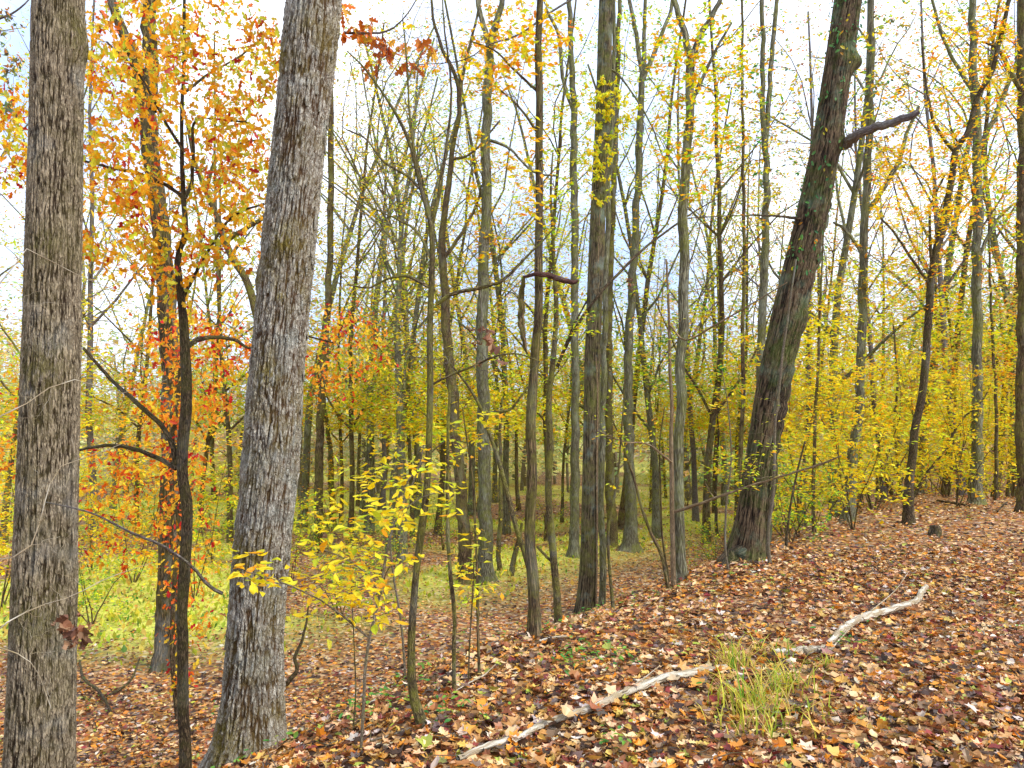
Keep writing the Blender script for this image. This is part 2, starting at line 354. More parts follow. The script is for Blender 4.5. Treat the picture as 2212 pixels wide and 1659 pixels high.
def leaf_mesh(tmpl, name, a=.4, b=.6):
    A = Acc(); A.add(curl(tmpl[0], a, b), tmpl[1]); return A.mesh(name, smooth_=False)
def leaf_objs(parent, pos, size, d, nr, meshes, ploc=(0, 0, 0), name='leaf'):
    for k in range(len(pos)):
        x = Vector(d[k]).normalized(); z = Vector(nr[k]); z = (z - x * z.dot(x)).normalized(); y = z.cross(x)
        M = Matrix((x, y, z)).transposed().to_4x4(); s = float(size[k])
        ob = bpy.data.objects.new(name, meshes[k % len(meshes)]); COL.objects.link(ob); ob.parent = parent
        ob.matrix_basis = Matrix.Translation(Vector(pos[k]) - Vector(ploc)) @ M @ Matrix.Diagonal((s, s * random.uniform(.8, 1.05), s * random.uniform(.3, 1.4), 1))
def withmat(ms, mat):
    for q in ms: q.materials.append(mat)
    return ms
gl = withmat([leaf_mesh(MAPLE, 'fallen_leaf_star'), leaf_mesh(OAK, 'fallen_leaf_lobed', .7, .3), leaf_mesh(TULIP, 'fallen_leaf_broad', .3, .8), leaf_mesh(MAPLE, 'fallen_leaf_star', .9, -.6), leaf_mesh(ELL, 'fallen_leaf_oval', .8, 1.5)], L_LP)
n = 280; y = 3.3 + 3.2 * R.random(n) ** 1.4; x = -.5 + (y * .72 + .7) * R.random(n)
d, nr = orient('lit', n); d[:, 2] *= .4
leaf_objs(ground, np.stack([x, y, H(x, y) + .045 + R.random(n) * .02], 1), R.uniform(.06, .105, n), d, nr, gl)

# ------------------------------------------------------------------ tree machinery
def voro(a, b, na, seed):
    """2D cell noise, wraps in a after na cells -> F1, F2, cell random"""
    ai, bi = np.floor(a), np.floor(b); F1 = np.full(a.shape, 9.); F2 = np.full(a.shape, 9.); cid = np.zeros(a.shape)
    for da in (-1, 0, 1):
        for db in (-1, 0, 1):
            ca, cb = ai + da, bi + db; wa = np.mod(ca, na)
            pa = ca + .15 + .7 * hsh(wa, cb, seed); pb = cb + hsh(wa, cb, seed + 1)
            dd = np.hypot(a - pa, (b - pb)); r_ = hsh(wa, cb, seed + 2)
            near = dd < F1; F2 = np.where(near, F1, np.minimum(F2, dd)); cid = np.where(near, r_, cid); F1 = np.where(near, dd, F1)
    return F1, F2, cid
def hero_trunk(acc, pr, sides, rings, cw, ch, amp, bumps=(), seed=1, flare=None, plate=.15):
    """displaced trunk surface; pr rows = x,y,z,r ; bumps = (centre, sigma, height, moss)"""
    q = spline(pr, rings); pts, rad = q[:, :3], q[:, 3]
    t = np.gradient(pts, axis=0); t /= np.linalg.norm(t, axis=1)[:, None]
    u = np.cross(t, (1., 0, 0)); u /= np.linalg.norm(u, axis=1)[:, None]; v = np.cross(t, u)
    th = np.arange(sides) / sides * 2 * np.pi
    ln = np.concatenate([[0], np.cumsum(np.linalg.norm(np.diff(pts, axis=0), axis=1))])
    rm = float(np.median(rad)); na = max(6, round(2 * np.pi * rm / cw))
    TH, LN = np.meshgrid(th, ln)
    wx = (vn2(TH / (2 * np.pi) * na * .9, LN / ch * 2.3, seed) - .5) * 1.1 + (vn2(LN / ch * .8, LN * 0, seed + 3) - .5) * .6
    A_ = TH / (2 * np.pi) * na + wx * np.sin(TH / 2) ** .5 * 1.0
    F1, F2, cid = voro(A_, LN / ch + (vn2(TH / (2 * np.pi) * na * 2, LN / ch * 3, seed + 5) - .5) * 1.3, na, seed)
    e = smooth((F2 - F1) / .34)
    per_ = lambda fa, fb, k_: (vn2(np.cos(TH) * na * fa / 6.28 + 40, np.sin(TH) * na * fa / 6.28 + LN / ch * 0 + 40, k_) * 0 + vn3(np.cos(TH) * na * fa / 6.28, np.sin(TH) * na * fa / 6.28, LN / ch * fb, k_))
    n1 = np.abs(per_(2.0, .5, seed) * .6 + per_(4.1, 1.3, seed + 1) * .4 - .5)
    br = smooth(n1 / .13)
    fine = per_(8, 6.0, seed + 7)
    cav = br * (1 - plate) + e * (.5 + .5 * cid) * br ** .5 * plate
    disp = amp * (cav * 1.15 - .6 + .5 * (fine - .5))
    lump = (fbm(np.cos(TH) * 1.3 + 5, np.sin(TH) * 1.3 + LN * 1.1, 3, seed) - .45) * rm * .14
    rr = rad[:, None] + disp + lump
    if flare is not None: rr = rr * (1 + flare * np.exp(-LN / .28) * (.6 + .8 * (np.cos(TH * 4 + 1.3) * .5 + .5)))
    N3 = np.cos(th)[None, :, None] * u[:, None] + np.sin(th)[None, :, None] * v[:, None]
    V = pts[:, None] + rr[..., None] * N3
    moss = np.zeros(TH.shape)
    for c_, sg, hgt, ms in bumps:
        g = np.exp(-((V - np.asarray(c_)) ** 2).sum(-1) / sg ** 2); V = V + (hgt * g)[..., None] * N3; moss += ms * g * (vn2(TH * 25, LN * 45, seed + 9) > .35)
    bc = np.stack([np.cos(TH) * rm, np.sin(TH) * rm, LN], -1)
    n, s = TH.shape
    i = np.arange(n - 1)[:, None] * s + np.arange(s)[None]; j = np.arange(n - 1)[:, None] * s + (np.arange(s)[None] + 1) % s
    acc.add(V.reshape(-1, 3), np.stack([i, j, j + s, i + s], -1).reshape(-1, 4), bc=bc.reshape(-1, 3), cav=cav.ravel(), moss=np.clip(moss, 0, 1).ravel())
    return q

HERO = []     # (screen x, phrase) for labels of background trees
class Tree:
    def __init__(s, name, label, cat, base, group=None):
        s.root = bpy.data.objects.new(name, None); COL.objects.link(s.root); s.base = np.array(base); s.root.location = base
        s.root.empty_display_size = .2; tag(s.root, label, cat, group)
        s.anch = []; s.arad = []
        s.tw = Acc(); s.lf = Acc(); s.lo = []
    def part(s, name, acc, mat, sm=True, kind=None, label=None, parent=None):
        o_ = link(name, acc.mesh(name, s.base, sm), mat, parent or s.root); tag(o_, label, None, None, kind); return o_
    def anchors(s, pts, rad): s.anch += list(np.asarray(pts)); s.arad += list(rad)
    def limb(s, pts, rad, mat, name='branch', sides=7, n=None, label=None):
        q = spline(np.column_stack([pts, rad]), n or max(8, len(pts) * 4))
        q[1:-1, :3] += (R.random((len(q) - 2, 3)) - .5) * q[1:-1, 3:4] * .5
        a = Acc(); tube(a, q[:, :3], q[:, 3], sides, .12); s.part(name, a, mat, label=label); s.anchors(q[:, :3], q[:, 3])
    def twigs(s, T, r_scale=1, maxr=.03, seg=5, up=.12, wig=.10):
        """grow one twig from the nearest wood to every target; near targets first"""
        T = np.asarray(T); A = np.array(s.anch); Ra = np.array(s.arad)
        dmin = np.array([np.min(np.linalg.norm(A - t_, axis=1)) for t_ in T]); ends = []
        for k in np.argsort(dmin):
            t_ = T[k]; dv = t_ - A; dist = np.linalg.norm(dv, axis=1) + 1.1 * np.maximum(0, -dv[:, 2])
            j = int(np.argmin(dist)); a = A[j]; L = np.linalg.norm(t_ - a)
            if L < .03: continue
            mid = (a + t_) / 2 + (R.random(3) - .5) * L * wig * 3 + np.array([0, 0, -up * L * .5 + .0])
            m_ = np.linspace(0, 1, seg + 1)[:, None]
            pts = (1 - m_) ** 2 * a + 2 * m_ * (1 - m_) * mid + m_ ** 2 * t_
            pts[1:-1] += (R.random((seg - 1, 3)) - .5) * L * wig
            r0 = min(maxr, Ra[j] * .8, (.0025 + .008 * L) * r_scale); r1 = max(.0014 * r_scale, r0 * .3)
            rad = np.linspace(r0, r1, seg + 1)
            tube(s.tw, pts, rad, 5 if r0 > .015 else 3, cap=False)
            A = np.vstack([A, pts[1:]]); Ra = np.concatenate([Ra, np.maximum(rad[1:], .5 * r0)])
            ends.append(pts)
        s.anch = list(A); s.arad = list(Ra); return ends
    def foliage(s, ends, per, pal, size, style='flat', tmpl=DIA, lo=.3, spread=.05, objs=0, objmesh=None):
        pos = []
        for e in ends:
            k = np.random.default_rng(len(pos) + 5).poisson(per) if per < 3 else int(per * random.uniform(.6, 1.4))
            for _ in range(k):
                f = random.uniform(lo, 1) * (len(e) - 1); i_ = min(int(f), len(e) - 2); g = f - i_
                pos.append(e[i_] * (1 - g) + e[i_ + 1] * g)
        if not pos: return
        pos = np.array(pos); n_ = len(pos); pos = pos + (R.random((n_, 3)) - .5) * spread
        d, nr = orient(style, n_); sz = R.uniform(size * .6, size * 1.25, n_)
        if objs:
            idx = np.argsort(np.linalg.norm(pos - CAM, axis=1)); o_ = idx[:objs]; rest = idx[objs:]
            leaf_objs(s.root, pos[o_], sz[o_], d[o_], nr[o_], objmesh, s.base)
            pos, d, nr, sz = pos[rest], d[rest], nr[rest], sz[rest]
        if len(pos): leaves(s.lf, pos, sz, d, nr, tmpl, pick(pal, len(pos)))
    def finish(s, twmat=None, foliage_label=None):
        if s.tw.n: s.part('twigs', s.tw, twmat or B_TW, kind='stuff')
        if s.lf.n: s.part('foliage', s.lf, L_ALL, False, kind='stuff', label=foliage_label)

def pads(Y, plist):
    """plist rows: cx, cy, rx, ry, n, depth half-range [, depth offset] -> targets"""
    o_ = []
    for row in plist:
        cx, cy, rx, ry, n_, dy = row[:6]; off = row[6] if len(row) > 6 else 0
        for _ in range(n_):
            a = random.uniform(0, 2 * math.pi); r_ = math.sqrt(random.random())
            o_.append(P(cx + rx * r_ * math.cos(a), cy + ry * r_ * math.sin(a), Y + off + random.uniform(-dy, dy)))
    o_ = np.array(o_); g = H(o_[:, 0], o_[:, 1]) + .15
    o_[:, 2] = np.maximum(o_[:, 2], g); return o_
def px_rows(pl, Y, ext_up=5.0, ground=True, lean_y=0.0):
    """pixel rows (x, y, w) bottom to top -> world rows (x, y, z, r); continued to the ground and above the frame"""
    rows = []
    for k, (a, b, w_) in enumerate(pl):
        yy = Y + lean_y * k / max(1, len(pl) - 1)
        p = P(a, b, yy); rows.append([*p, w_ / 2 / F * yy * .89 / math.sqrt(1 + ((a - 1106) / F) ** 2)])
    rows = np.array(rows)
    if ground:
        b = rows[0].copy(); g = h1(b[0], b[1])
        if b[2] > g + .12:
            dirv = rows[0, :3] - rows[1, :3]; dirv = dirv / abs(dirv[2]) * (b[2] - g); dirv[:2] *= .6
            b[:3] += dirv; b[2] = h1(b[0], b[1]) - .06; b[3] *= 1.12; rows = np.vstack([b, rows])
        else: rows[0, 2] = g - .06
    if ext_up:
        tp = rows[-1]; dv = rows[-1, :3] - rows[-2, :3]; dv /= np.linalg.norm(dv)
        e1 = np.append(tp[:3] + dv * ext_up * .5, tp[3] * .7); e2 = np.append(tp[:3] + (dv + (0, 0, .3)) / np.linalg.norm(dv + (0, 0, .3)) * ext_up, tp[3] * .3)
        rows = np.vstack([rows, e1, e2])
    return rows
def gY(px, py): return float(G(px, py)[1])

OAK5 = strip_leaf([(0, 0), (.3, .26), (.42, .12), (.62, .3), (1, 0)])
def simple_tree(name, label, pl, mat, Y=None, ext=6, limbs=(), tp=(), lp=None, lsize=.07, style='flat', per=0, sides=14, twmat=None, cat='tree', group=None, phrase=None, wob=.16, lean_y=0., rs=1., tmpl=DIA, flare=.35, lo=.3, objs=0, objmesh=None, tsr=None, topcrown=True, maxr=.03, spread=.08):
    Y = Y or gY(pl[0][0], pl[0][1])
    rows = px_rows(pl, Y, ext, True, lean_y)
    tr = Tree(name, label, cat, rows[0, :3].tolist(), group)
    L = np.linalg.norm(np.diff(rows[:, :3], axis=0), axis=1).sum()
    q = spline(rows, int(min(150, max(24, L * 9))))
    ln = np.linspace(0, L, len(q)); q[:, 3] *= 1 + flare * np.exp(-ln / .12) * 1.3
    jj = np.clip(q[:, 3:4], 0, .06) * (vn2(ln * 2.2, ln * 0 + Y, 4)[:, None] - .5) * 1.2; q[1:, 0:1] += jj[1:]
    a = Acc(); tube(a, q[:, :3], q[:, 3], sides, wob); tr.part('trunk', a, mat); tr.anchors(q[3:, :3], q[3:, 3])
    for lb in limbs:
        pp, off = (lb, 0) if not isinstance(lb, dict) else (lb['p'], lb.get('off', 0))
        n_ = len(pp); pts = [P(x_, y_, Y + off * k / (n_ - 1)) for k, (x_, y_, w_) in enumerate(pp)]
        tr.limb(pts, [w_ / 2 / F * Y for _, _, w_ in pp], mat)
    if tp:
        if tmpl is DIA: tp = [(*r_[:4], int(r_[4] * 1.8), *r_[5:]) for r_ in tp]; per *= 1.6; lsize *= 1.12
        e = tr.twigs(pads(Y, tp), rs, maxr=maxr)
        if lp: tr.foliage(e, per, lp, lsize, style, tmpl, lo, spread, objs=objs, objmesh=objmesh)
    if ext >= 4 and topcrown:
        top = q[-1, :3]; T = top + R.normal(size=(34, 3)) * (1.5, 1.5, 1.6) + (0, 0, .5); e = tr.twigs(T, rs * 1.5, .03)
        if lp: tr.foliage(e, 3, lp, lsize * 1.4, 'flat', DIA)
    tr.finish(twmat or mat)
    if phrase: HERO.append((pl[len(pl) // 2][0], phrase, Y))
    return tr, Y, q

# ------------------------------------------------------------------ the big furrowed trunk at the left edge
Y1 = 5.4
rows = px_rows([(80, 1760, 180), (86, 1659, 168), (99, 1200, 152), (109, 800, 145), (119, 400, 138), (127, 0, 131)], Y1, 5)
T1 = Tree('furrowed_tree', 'thick furrowed brown trunk with dull white lichen marks, cut by the left edge', 'tree', rows[0, :3].tolist())
a = Acc(); fr = Y1 - .24
q = hero_trunk(a, rows, 190, 400, .028, .10, .013, [(P(186, 95, Y1), .16, .035, .9), (P(78, 520, fr), .14, .006, .8), (P(80, 800, fr), .25, .004, .7), (P(70, 1330, fr), .25, .004, .5)], 3, .25)
T1.part('trunk', a, B_T1); T1.anchors(q[300:, :3], q[300:, 3])
e = T1.twigs(q[-1, :3] + R.normal(size=(40, 3)) * (2, 2, 1.5), 2, .05); T1.foliage(e, 4, OAKP, .13); T1.finish(B_DK)
HERO.append((110, 'the thick trunk at the left edge', Y1))

# ------------------------------------------------------------------ the shaggy pale trunk
Y2 = 6.6
rows = px_rows([(537, 1700, 190), (541, 1600, 160), (548, 1450, 138), (555, 1300, 134), (584, 1000, 136), (599, 800, 132), (618, 600, 130), (638, 400, 130), (659, 200, 131), (678, 0, 135)], Y2, 5)
T2 = Tree('shaggy_tree', 'tall pale grey trunk with shaggy lifting bark plates and mossy knots', 'tree', rows[0, :3].tolist())
a = Acc(); fr = Y2 - .26
bmp = [(P(662, 272, fr), .07, .045, .6), (P(612, 520, fr), .11, .03, 1), (P(640, 385, fr), .06, .02, .8), (P(628, 215, fr), .06, .012, .9), (P(606, 640, fr), .06, .02, .9), (P(560, 600, Y2 - .1), .09, .02, .7), (P(665, 45, fr), .05, .02, .9),
       (P(570, 810, fr), .12, .01, .9), (P(600, 120, Y2 - .15), .09, .02, 1), (P(640, 820, fr), .08, .01, .7), (P(520, 1200, Y2 - .2), .2, .0, .6), (P(480, 1600, Y2 - .2), .25, .0, .8)]
q = hero_trunk(a, rows, 190, 480, .040, .16, .026, bmp, 8, .4, .65)
tk = T2.part('trunk', a, B_T2); T2.anchors(q[330:, :3], q[330:, 3])
def plate_mesh(k):
    A = Acc(); n_ = 6; V = []; Fq = []
    for r_ in range(n_ + 1):
        f = r_ / n_; wd = (.5 + .12 * math.sin(f * 7 + k)) * (1 - .45 * abs(2 * f - 1) ** 3); lift = .28 * (1 - f) ** 2 + .02
        for s_ in (-1, 0, 1): V.append((s_ * wd * .5 + .06 * math.sin(f * 5 + k * 2), lift + (.18 if s_ == 0 else .02), f - .5))
    nb = len(V); V += [(x_ * .8, y_ - .22, z_) for x_, y_, z_ in V]
    for r_ in range(n_):
        for s_ in range(2):
            a_ = r_ * 3 + s_; Fq += [(a_, a_ + 1, a_ + 4, a_ + 3), (nb + a_, nb + a_ + 3, nb + a_ + 4, nb + a_ + 1)]
        Fq += [(r_ * 3, r_ * 3 + 3, nb + r_ * 3 + 3, nb + r_ * 3), (r_ * 3 + 2, nb + r_ * 3 + 2, nb + r_ * 3 + 5, r_ * 3 + 5)]
    Fq += [(0, nb, nb + 1, 1), (1, nb + 1, nb + 2, 2)]
    V = np.array(V); A.add(V, Fq, bc=V * (.05, .05, .2) + k, cav=np.ones(len(V)), moss=np.zeros(len(V))); return A.mesh('bark_plate')
pm = withmat([plate_mesh(k) for k in range(5)], B_T2)
for _ in range(240):
    i_ = random.randint(25, 400); th = random.uniform(math.pi * .95, math.pi * 2.05); c_, r_ = q[i_, :3], q[i_, 3]
    nrm = Vector((math.cos(th), math.sin(th), 0)); p = Vector(c_) + nrm * (r_ * 1.0 - .004)
    ob = bpy.data.objects.new('bark_plate', random.choice(pm)); COL.objects.link(ob); ob.parent = tk
    zax = Vector((q[i_ + 1, :3] - q[i_ - 1, :3])).normalized(); xax = nrm.cross(zax).normalized() * -1; yax = zax.cross(xax).normalized()
    if yax.dot(nrm) < 0: xax = -xax; yax = -yax
    tilt = random.uniform(-.12, .12); xa = (xax + zax * tilt).normalized(); za = xa.cross(yax).normalized()
    M = Matrix((xa, yax, za)).transposed().to_4x4(); wdt = random.uniform(.035, .06); hh = random.uniform(.09, .24)
    ob.matrix_basis = Matrix.Translation(p - Vector(T2.base)) @ M @ Matrix.Diagonal((wdt, .045, hh, 1))
T2.limb([P(480, 1282, Y2 - .1), P(450, 1264, Y2 - .2), P(415, 1224, Y2 - .4), P(350, 1179, Y2 - .8), P(280, 1149, Y2 - 1.1), P(200, 1109, Y2 - 1.4), P(100, 1085, Y2 - 1.7)], [.016, .014, .012, .011, .009, .006, .004], B_PUR)
e = T2.twigs(q[-1, :3] + R.normal(size=(40, 3)) * (2, 2, 1.5), 2, .05); T2.foliage(e, 4, OAKP, .13)
T2.twigs(pads(Y2 - 1, [(280, 1180, 120, 70, 16, .3)]), .6); T2.finish(B_PUR)
HERO.append((590, 'the shaggy pale trunk', Y2))

# ------------------------------------------------------------------ slim dark oak with orange and red leaves
YO = 7.5
oakm = withmat([leaf_mesh(OAK, 'oak_leaf', .4, .4), leaf_mesh(OAK, 'oak_leaf', -.5, .8), leaf_mesh(OAK, 'oak_leaf', 1.0, .2)], L_OAK)
LM = [[(382, 1012, 13), (371, 955, 12), (345, 915, 11), (290, 865, 10), (245, 825, 8), (180, 752, 6)],
      [(382, 1012, 12), (340, 990, 10), (290, 970, 9), (240, 962, 8), (180, 970, 6), (100, 990, 4)],
      {'p': [(402, 752, 11), (430, 733, 11), (470, 728, 9), (510, 735, 8), (545, 752, 6), (620, 720, 5), (720, 740, 4)], 'off': .9},
      [(396, 428, 9), (360, 400, 8), (300, 375, 7), (240, 362, 6), (170, 345, 5)],
      [(400, 428, 9), (414, 395, 8), (418, 330, 7), (421, 262, 6), (470, 258, 5), (540, 265, 4)],
      {'p': [(398, 330, 7), (350, 250, 6), (300, 160, 5), (230, 90, 4)], 'off': -.5},
      {'p': [(398, 200, 7), (450, 160, 5), (520, 120, 4), (590, 60, 3)], 'off': .5},
      {'p': [(398, 640, 8), (440, 560, 6), (500, 470, 5), (570, 440, 4)], 'off': -.3}]
oak, _, _ = simple_tree('red_oak_sapling', 'slim dark oak full of orange, red and yellow-green lobed leaves between the two thick trunks',
    [(397, 1700, 32), (396, 1600, 30), (394, 1480, 27), (399, 1300, 28), (402, 1120, 28), (392, 1000, 28), (404, 880, 28), (400, 760, 26), (392, 640, 20), (386, 560, 16), (404, 500, 14), (396, 430, 13), (392, 300, 10), (397, 150, 9), (398, 0, 8)],
    B_DK, Y=YO, ext=2.5, limbs=LM,
    tp=[(290, 110, 125, 140, 120, 1.2), (480, 130, 130, 150, 120, 1.1, .2), (270, 340, 95, 130, 95, 1.0), (490, 360, 110, 140, 90, .9), (250, 500, 80, 100, 44, .7), (480, 510, 90, 90, 34, .6), (370, 560, 60, 120, 36, .6), (20, 270, 60, 120, 40, .5), (640, 100, 60, 90, 12, .6, 1)],
    lp=OAKP + ORG[:1], per=9, lsize=.085, style='droop', tmpl=OAK5, lo=.25, maxr=.012, spread=.24)
oak2 = Tree('red_oak_sapling', 'low orange and deep red leafed oak whose trunk hides behind the slim dark oak', 'tree', G(385, 1560).tolist())
q_ = spline(px_rows([(385, 1560, 14), (372, 1400, 13), (378, 1200, 12), (370, 1000, 12), (385, 850, 10), (395, 700, 7)], float(oak2.base[1]), .5), 40)
a = Acc(); tube(a, q_[:, :3], q_[:, 3], 8, .1); oak2.part('trunk', a, B_DK); oak2.anchors(q_[4:, :3], q_[4:, 3])
Yq = float(oak2.base[1])
e = oak2.twigs(pads(Yq, [(390, 790, 130, 140, 110, 1.0), (480, 720, 80, 90, 40, .6), (290, 1040, 130, 110, 80, .8), (400, 940, 90, 110, 50, .7), (400, 1160, 70, 130, 34, .5), (400, 1360, 50, 120, 22, .4), (750, 770, 100, 120, 80, 1.0, 1.2), (25, 900, 60, 120, 34, .5), (220, 1180, 60, 60, 14, .5)]), 1, .011)
oak2.foliage(e, 8, OAKR + [(.9, .66, .03, 3)], .085, 'droop', OAK5, .25, .24, objs=290, objmesh=oakm); oak2.finish(B_DK)
HERO.append((398, 'the slim dark oak', YO))

simple_tree('leaning_tree', 'straight olive-barked tree behind the slim dark oak, its top forked and leaning left',
    [(357, 1449, 66), (366, 1300, 60), (370, 1100, 58), (371, 900, 58), (368, 750, 52), (357, 600, 48), (348, 500, 46), (333, 380, 44), (318, 260, 42), (296, 150, 34), (262, 60, 28), (240, 0, 24)],
    B_T3, ext=5, limbs=[[(322, 240, 36), (326, 150, 32), (322, 60, 30), (325, -60, 26)]], tp=[(260, 500, 110, 80, 18, 1), (300, 60, 120, 100, 25, 1.2)], lp=OAKP, per=5, lsize=.1, style='droop', phrase='the olive-barked tree', flare=.3)
simple_tree('curved_tree', 'mossy curved stem bending left out from behind the shaggy trunk',
    [(575, 1330, 24), (572, 1000, 22), (565, 760, 21), (548, 660, 20), (528, 600, 19), (500, 560, 18), (482, 520, 18), (462, 455, 14), (440, 400, 12), (415, 330, 9), (400, 250, 7)],
    B_MS, Y=11, ext=0, limbs=[[(486, 520, 13), (530, 495, 11), (570, 470, 9), (640, 430, 6)], [(448, 400, 9), (470, 340, 7), (520, 310, 5), (580, 300, 4)], [(550, 655, 8), (600, 600, 6), (640, 540, 4)]],
    tp=[(450, 330, 110, 90, 26, .8), (570, 420, 70, 80, 20, .8)], lp=OAKP, per=4, lsize=.09, style='droop', phrase='the curved mossy stem')
simple_tree('slim_tree', 'slim mossy tree just right of the shaggy trunk with deep green growth at its foot',
    [(684, 1190, 23), (688, 1050, 22), (692, 900, 20), (702, 780, 18), (712, 560, 16), (715, 300, 15), (712, 100, 13), (718, 0, 12)],
    B_BR, ext=5, tp=[(730, 350, 90, 230, 50, 1.5), (730, 850, 50, 130, 12, 1)], lp=MIX, per=4, lsize=.12, phrase='the slim tree beside the shaggy trunk', rs=1.4)
simple_tree('slim_tree', 'short leaning mossy stub beside the slim tree right of the shaggy trunk', [(720, 1135, 16), (716, 1040, 15), (712, 960, 12), (700, 880, 9), (690, 820, 6)], B_MS, ext=0, tp=[(700, 850, 40, 50, 8, .6)], lp=GRN, per=6, lsize=.1)

# ------------------------------------------------------------------ centre: forked saplings, grey poles
simple_tree('crooked_sapling', 'crooked mossy sapling with a bent swollen foot and a fan of bare limbs',
    [(925, 1578, 36), (905, 1545, 27), (890, 1495, 23), (886, 1400, 19), (893, 1270, 17), (905, 1160, 18), (917, 1080, 17), (925, 980, 17), (930, 860, 16), (930, 700, 16), (933, 560, 15), (930, 480, 14), (910, 410, 12), (885, 310, 9), (845, 230, 7), (790, 150, 5), (750, 110, 3)],
    B_MS, ext=0, sides=10, limbs=[[(942, 657, 10), (985, 632, 9), (1037, 622, 8), (1087, 605, 7), (1127, 565, 6), (1167, 525, 4), (1200, 490, 3)], [(930, 622, 8), (877, 597, 7), (830, 605, 5), (797, 622, 4), (750, 615, 3)],
                                  [(932, 490, 11), (948, 420, 9), (962, 330, 7), (975, 200, 5), (960, 60, 4), (955, -20, 3)], [(914, 415, 8), (880, 380, 6), (830, 350, 5), (790, 300, 4), (748, 280, 3)], [(900, 360, 7), (885, 250, 5), (880, 150, 4), (870, 40, 3)],
                                  [(935, 830, 6), (970, 812, 5), (1025, 790, 5), (1075, 768, 4), (1120, 765, 3), (1165, 780, 3)], [(932, 560, 7), (900, 500, 6), (850, 470, 4), (790, 440, 3), (760, 400, 2)]],
    tp=[(830, 250, 120, 200, 150, 1.2), (900, 90, 150, 90, 60, 1), (820, 480, 90, 90, 45, 1), (1080, 560, 110, 80, 30, .8), (1040, 790, 110, 50, 16, .5), (840, 700, 90, 80, 26, .8)], lp=MIX, per=.9, lsize=.06, twmat=B_PUR, phrase='the crooked mossy sapling', rs=.8, flare=.1, maxr=.014)
simple_tree('forked_tree', 'grey brown tree with a curving upper stem, right behind the crooked mossy sapling',
    [(1007, 1256, 42), (1003, 1180, 32), (994, 1040, 27), (984, 929, 26), (976, 830, 25), (967, 740, 24), (958, 600, 20), (956, 500, 17), (965, 420, 15), (975, 350, 13), (992, 225, 11), (985, 170, 10), (957, 110, 9), (937, 50, 7), (930, -10, 6)],
    B_BR, ext=4, limbs=[[(992, 225, 10), (1002, 150, 8), (1025, 60, 6), (1040, -10, 5)], [(958, 560, 9), (1000, 500, 8), (1030, 440, 6), (1040, 400, 4)], [(975, 345, 7), (1020, 330, 5), (1080, 260, 4)]],
    tp=[(940, 180, 130, 170, 70, 2), (1030, 350, 60, 100, 26, 1.5)], lp=MIX, per=1.5, lsize=.1, phrase='the tree with the curving upper stem', rs=1.5)
simple_tree('grey_tree', 'straight blue-grey tree with a stump-like foot, forked near the top of the photo',
    [(1050, 1258, 48), (1048, 1180, 36), (1046, 980, 31), (1042, 800, 29), (1043, 600, 27), (1050, 450, 25), (1050, 300, 24), (1054, 180, 23), (1060, 85, 20), (1080, 20, 14), (1086, -20, 13)],
    B_GR, ext=4, limbs=[[(1058, 100, 14), (1040, 40, 12), (1027, -20, 10)], [(1050, 300, 8), (1100, 320, 6), (1150, 370, 5), (1200, 380, 4)]],
    tp=[(1060, 120, 70, 110, 45, 1.5), (1060, 420, 60, 160, 36, 1.5)], lp=ORG[:1] + MIX, per=6, lsize=.13, phrase='the blue-grey tree with the stump-like foot', rs=1.5)
simple_tree('slim_tree', 'slim brown spotted trunk with its foot on the bank edge, left of the wavy sapling',
    [(1156, 1382, 34), (1150, 1290, 28), (1146, 1180, 27), (1148, 1030, 26), (1153, 880, 25), (1158, 760, 22), (1162, 600, 20), (1163, 450, 19), (1165, 300, 19), (1163, 150, 18), (1166, 0, 16)],
    B_BR, ext=4, limbs=[[(1163, 200, 7), (1110, 150, 5), (1070, 110, 4), (1020, 90, 3)], [(1164, 290, 7), (1120, 230, 5), (1075, 190, 4)]], tp=[(1160, 80, 70, 90, 36, .8), (1160, 400, 50, 120, 34, .7), (1100, 130, 100, 80, 26, .8)], lp=ORG + YEL, per=2.2, lsize=.062, phrase='the slim brown spotted trunk')
simple_tree('curved_sapling', 'thin mossy stem curving away to the left from the foot of the slim spotted trunk',
    [(1164, 1378, 14), (1158, 1300, 14), (1137, 1219, 13), (1107, 1119, 12), (1082, 1004, 11), (1060, 945, 9), (1037, 879, 8), (1007, 829, 6), (960, 770, 4)],
    B_MS, Y=8.0, ext=0, sides=8, limbs=[[(1050, 920, 8), (1057, 893, 7), (1100, 885, 6), (1130, 850, 5), (1140, 835, 4)]], tp=[(1080, 850, 70, 60, 14, .5)], lp=YGR, per=1.5, lsize=.06, flare=.1)
simple_tree('wavy_sapling', 'wavy thick-mossed sapling between the spotted trunk and the dark ridged tree',
    [(1211, 1356, 24), (1206, 1310, 19), (1203, 1270, 18), (1196, 1180, 18), (1187, 1080, 17), (1190, 980, 17), (1186, 890, 15), (1195, 800, 14), (1202, 660, 12), (1197, 540, 9), (1190, 420, 6), (1195, 330, 4)],
    B_MS, ext=0, sides=9, limbs=[[(1200, 1220, 7), (1178, 1200, 6), (1160, 1180, 5)]], tp=[(1200, 520, 60, 140, 40, .7), (1230, 700, 60, 80, 20, .6)], lp=YGR, per=4, lsize=.06, phrase='the wavy mossed sapling', flare=.15)
simple_tree('grey_tree', 'pale grey tree seen between the wavy sapling and the dark ridged tree, forked high up',
    [(1240, 1203, 34), (1240, 1150, 24), (1243, 1000, 21), (1243, 829, 20), (1241, 600, 18), (1240, 350, 18), (1238, 200, 15), (1232, 100, 13), (1230, 0, 12)],
    B_GR, ext=4, limbs=[[(1238, 240, 10), (1217, 175, 9), (1207, 80, 8), (1180, 20, 6)]], tp=[(1230, 250, 60, 160, 50, 1.5)], lp=YGR, per=6, lsize=.12, phrase='the pale grey forked tree', rs=1.6)

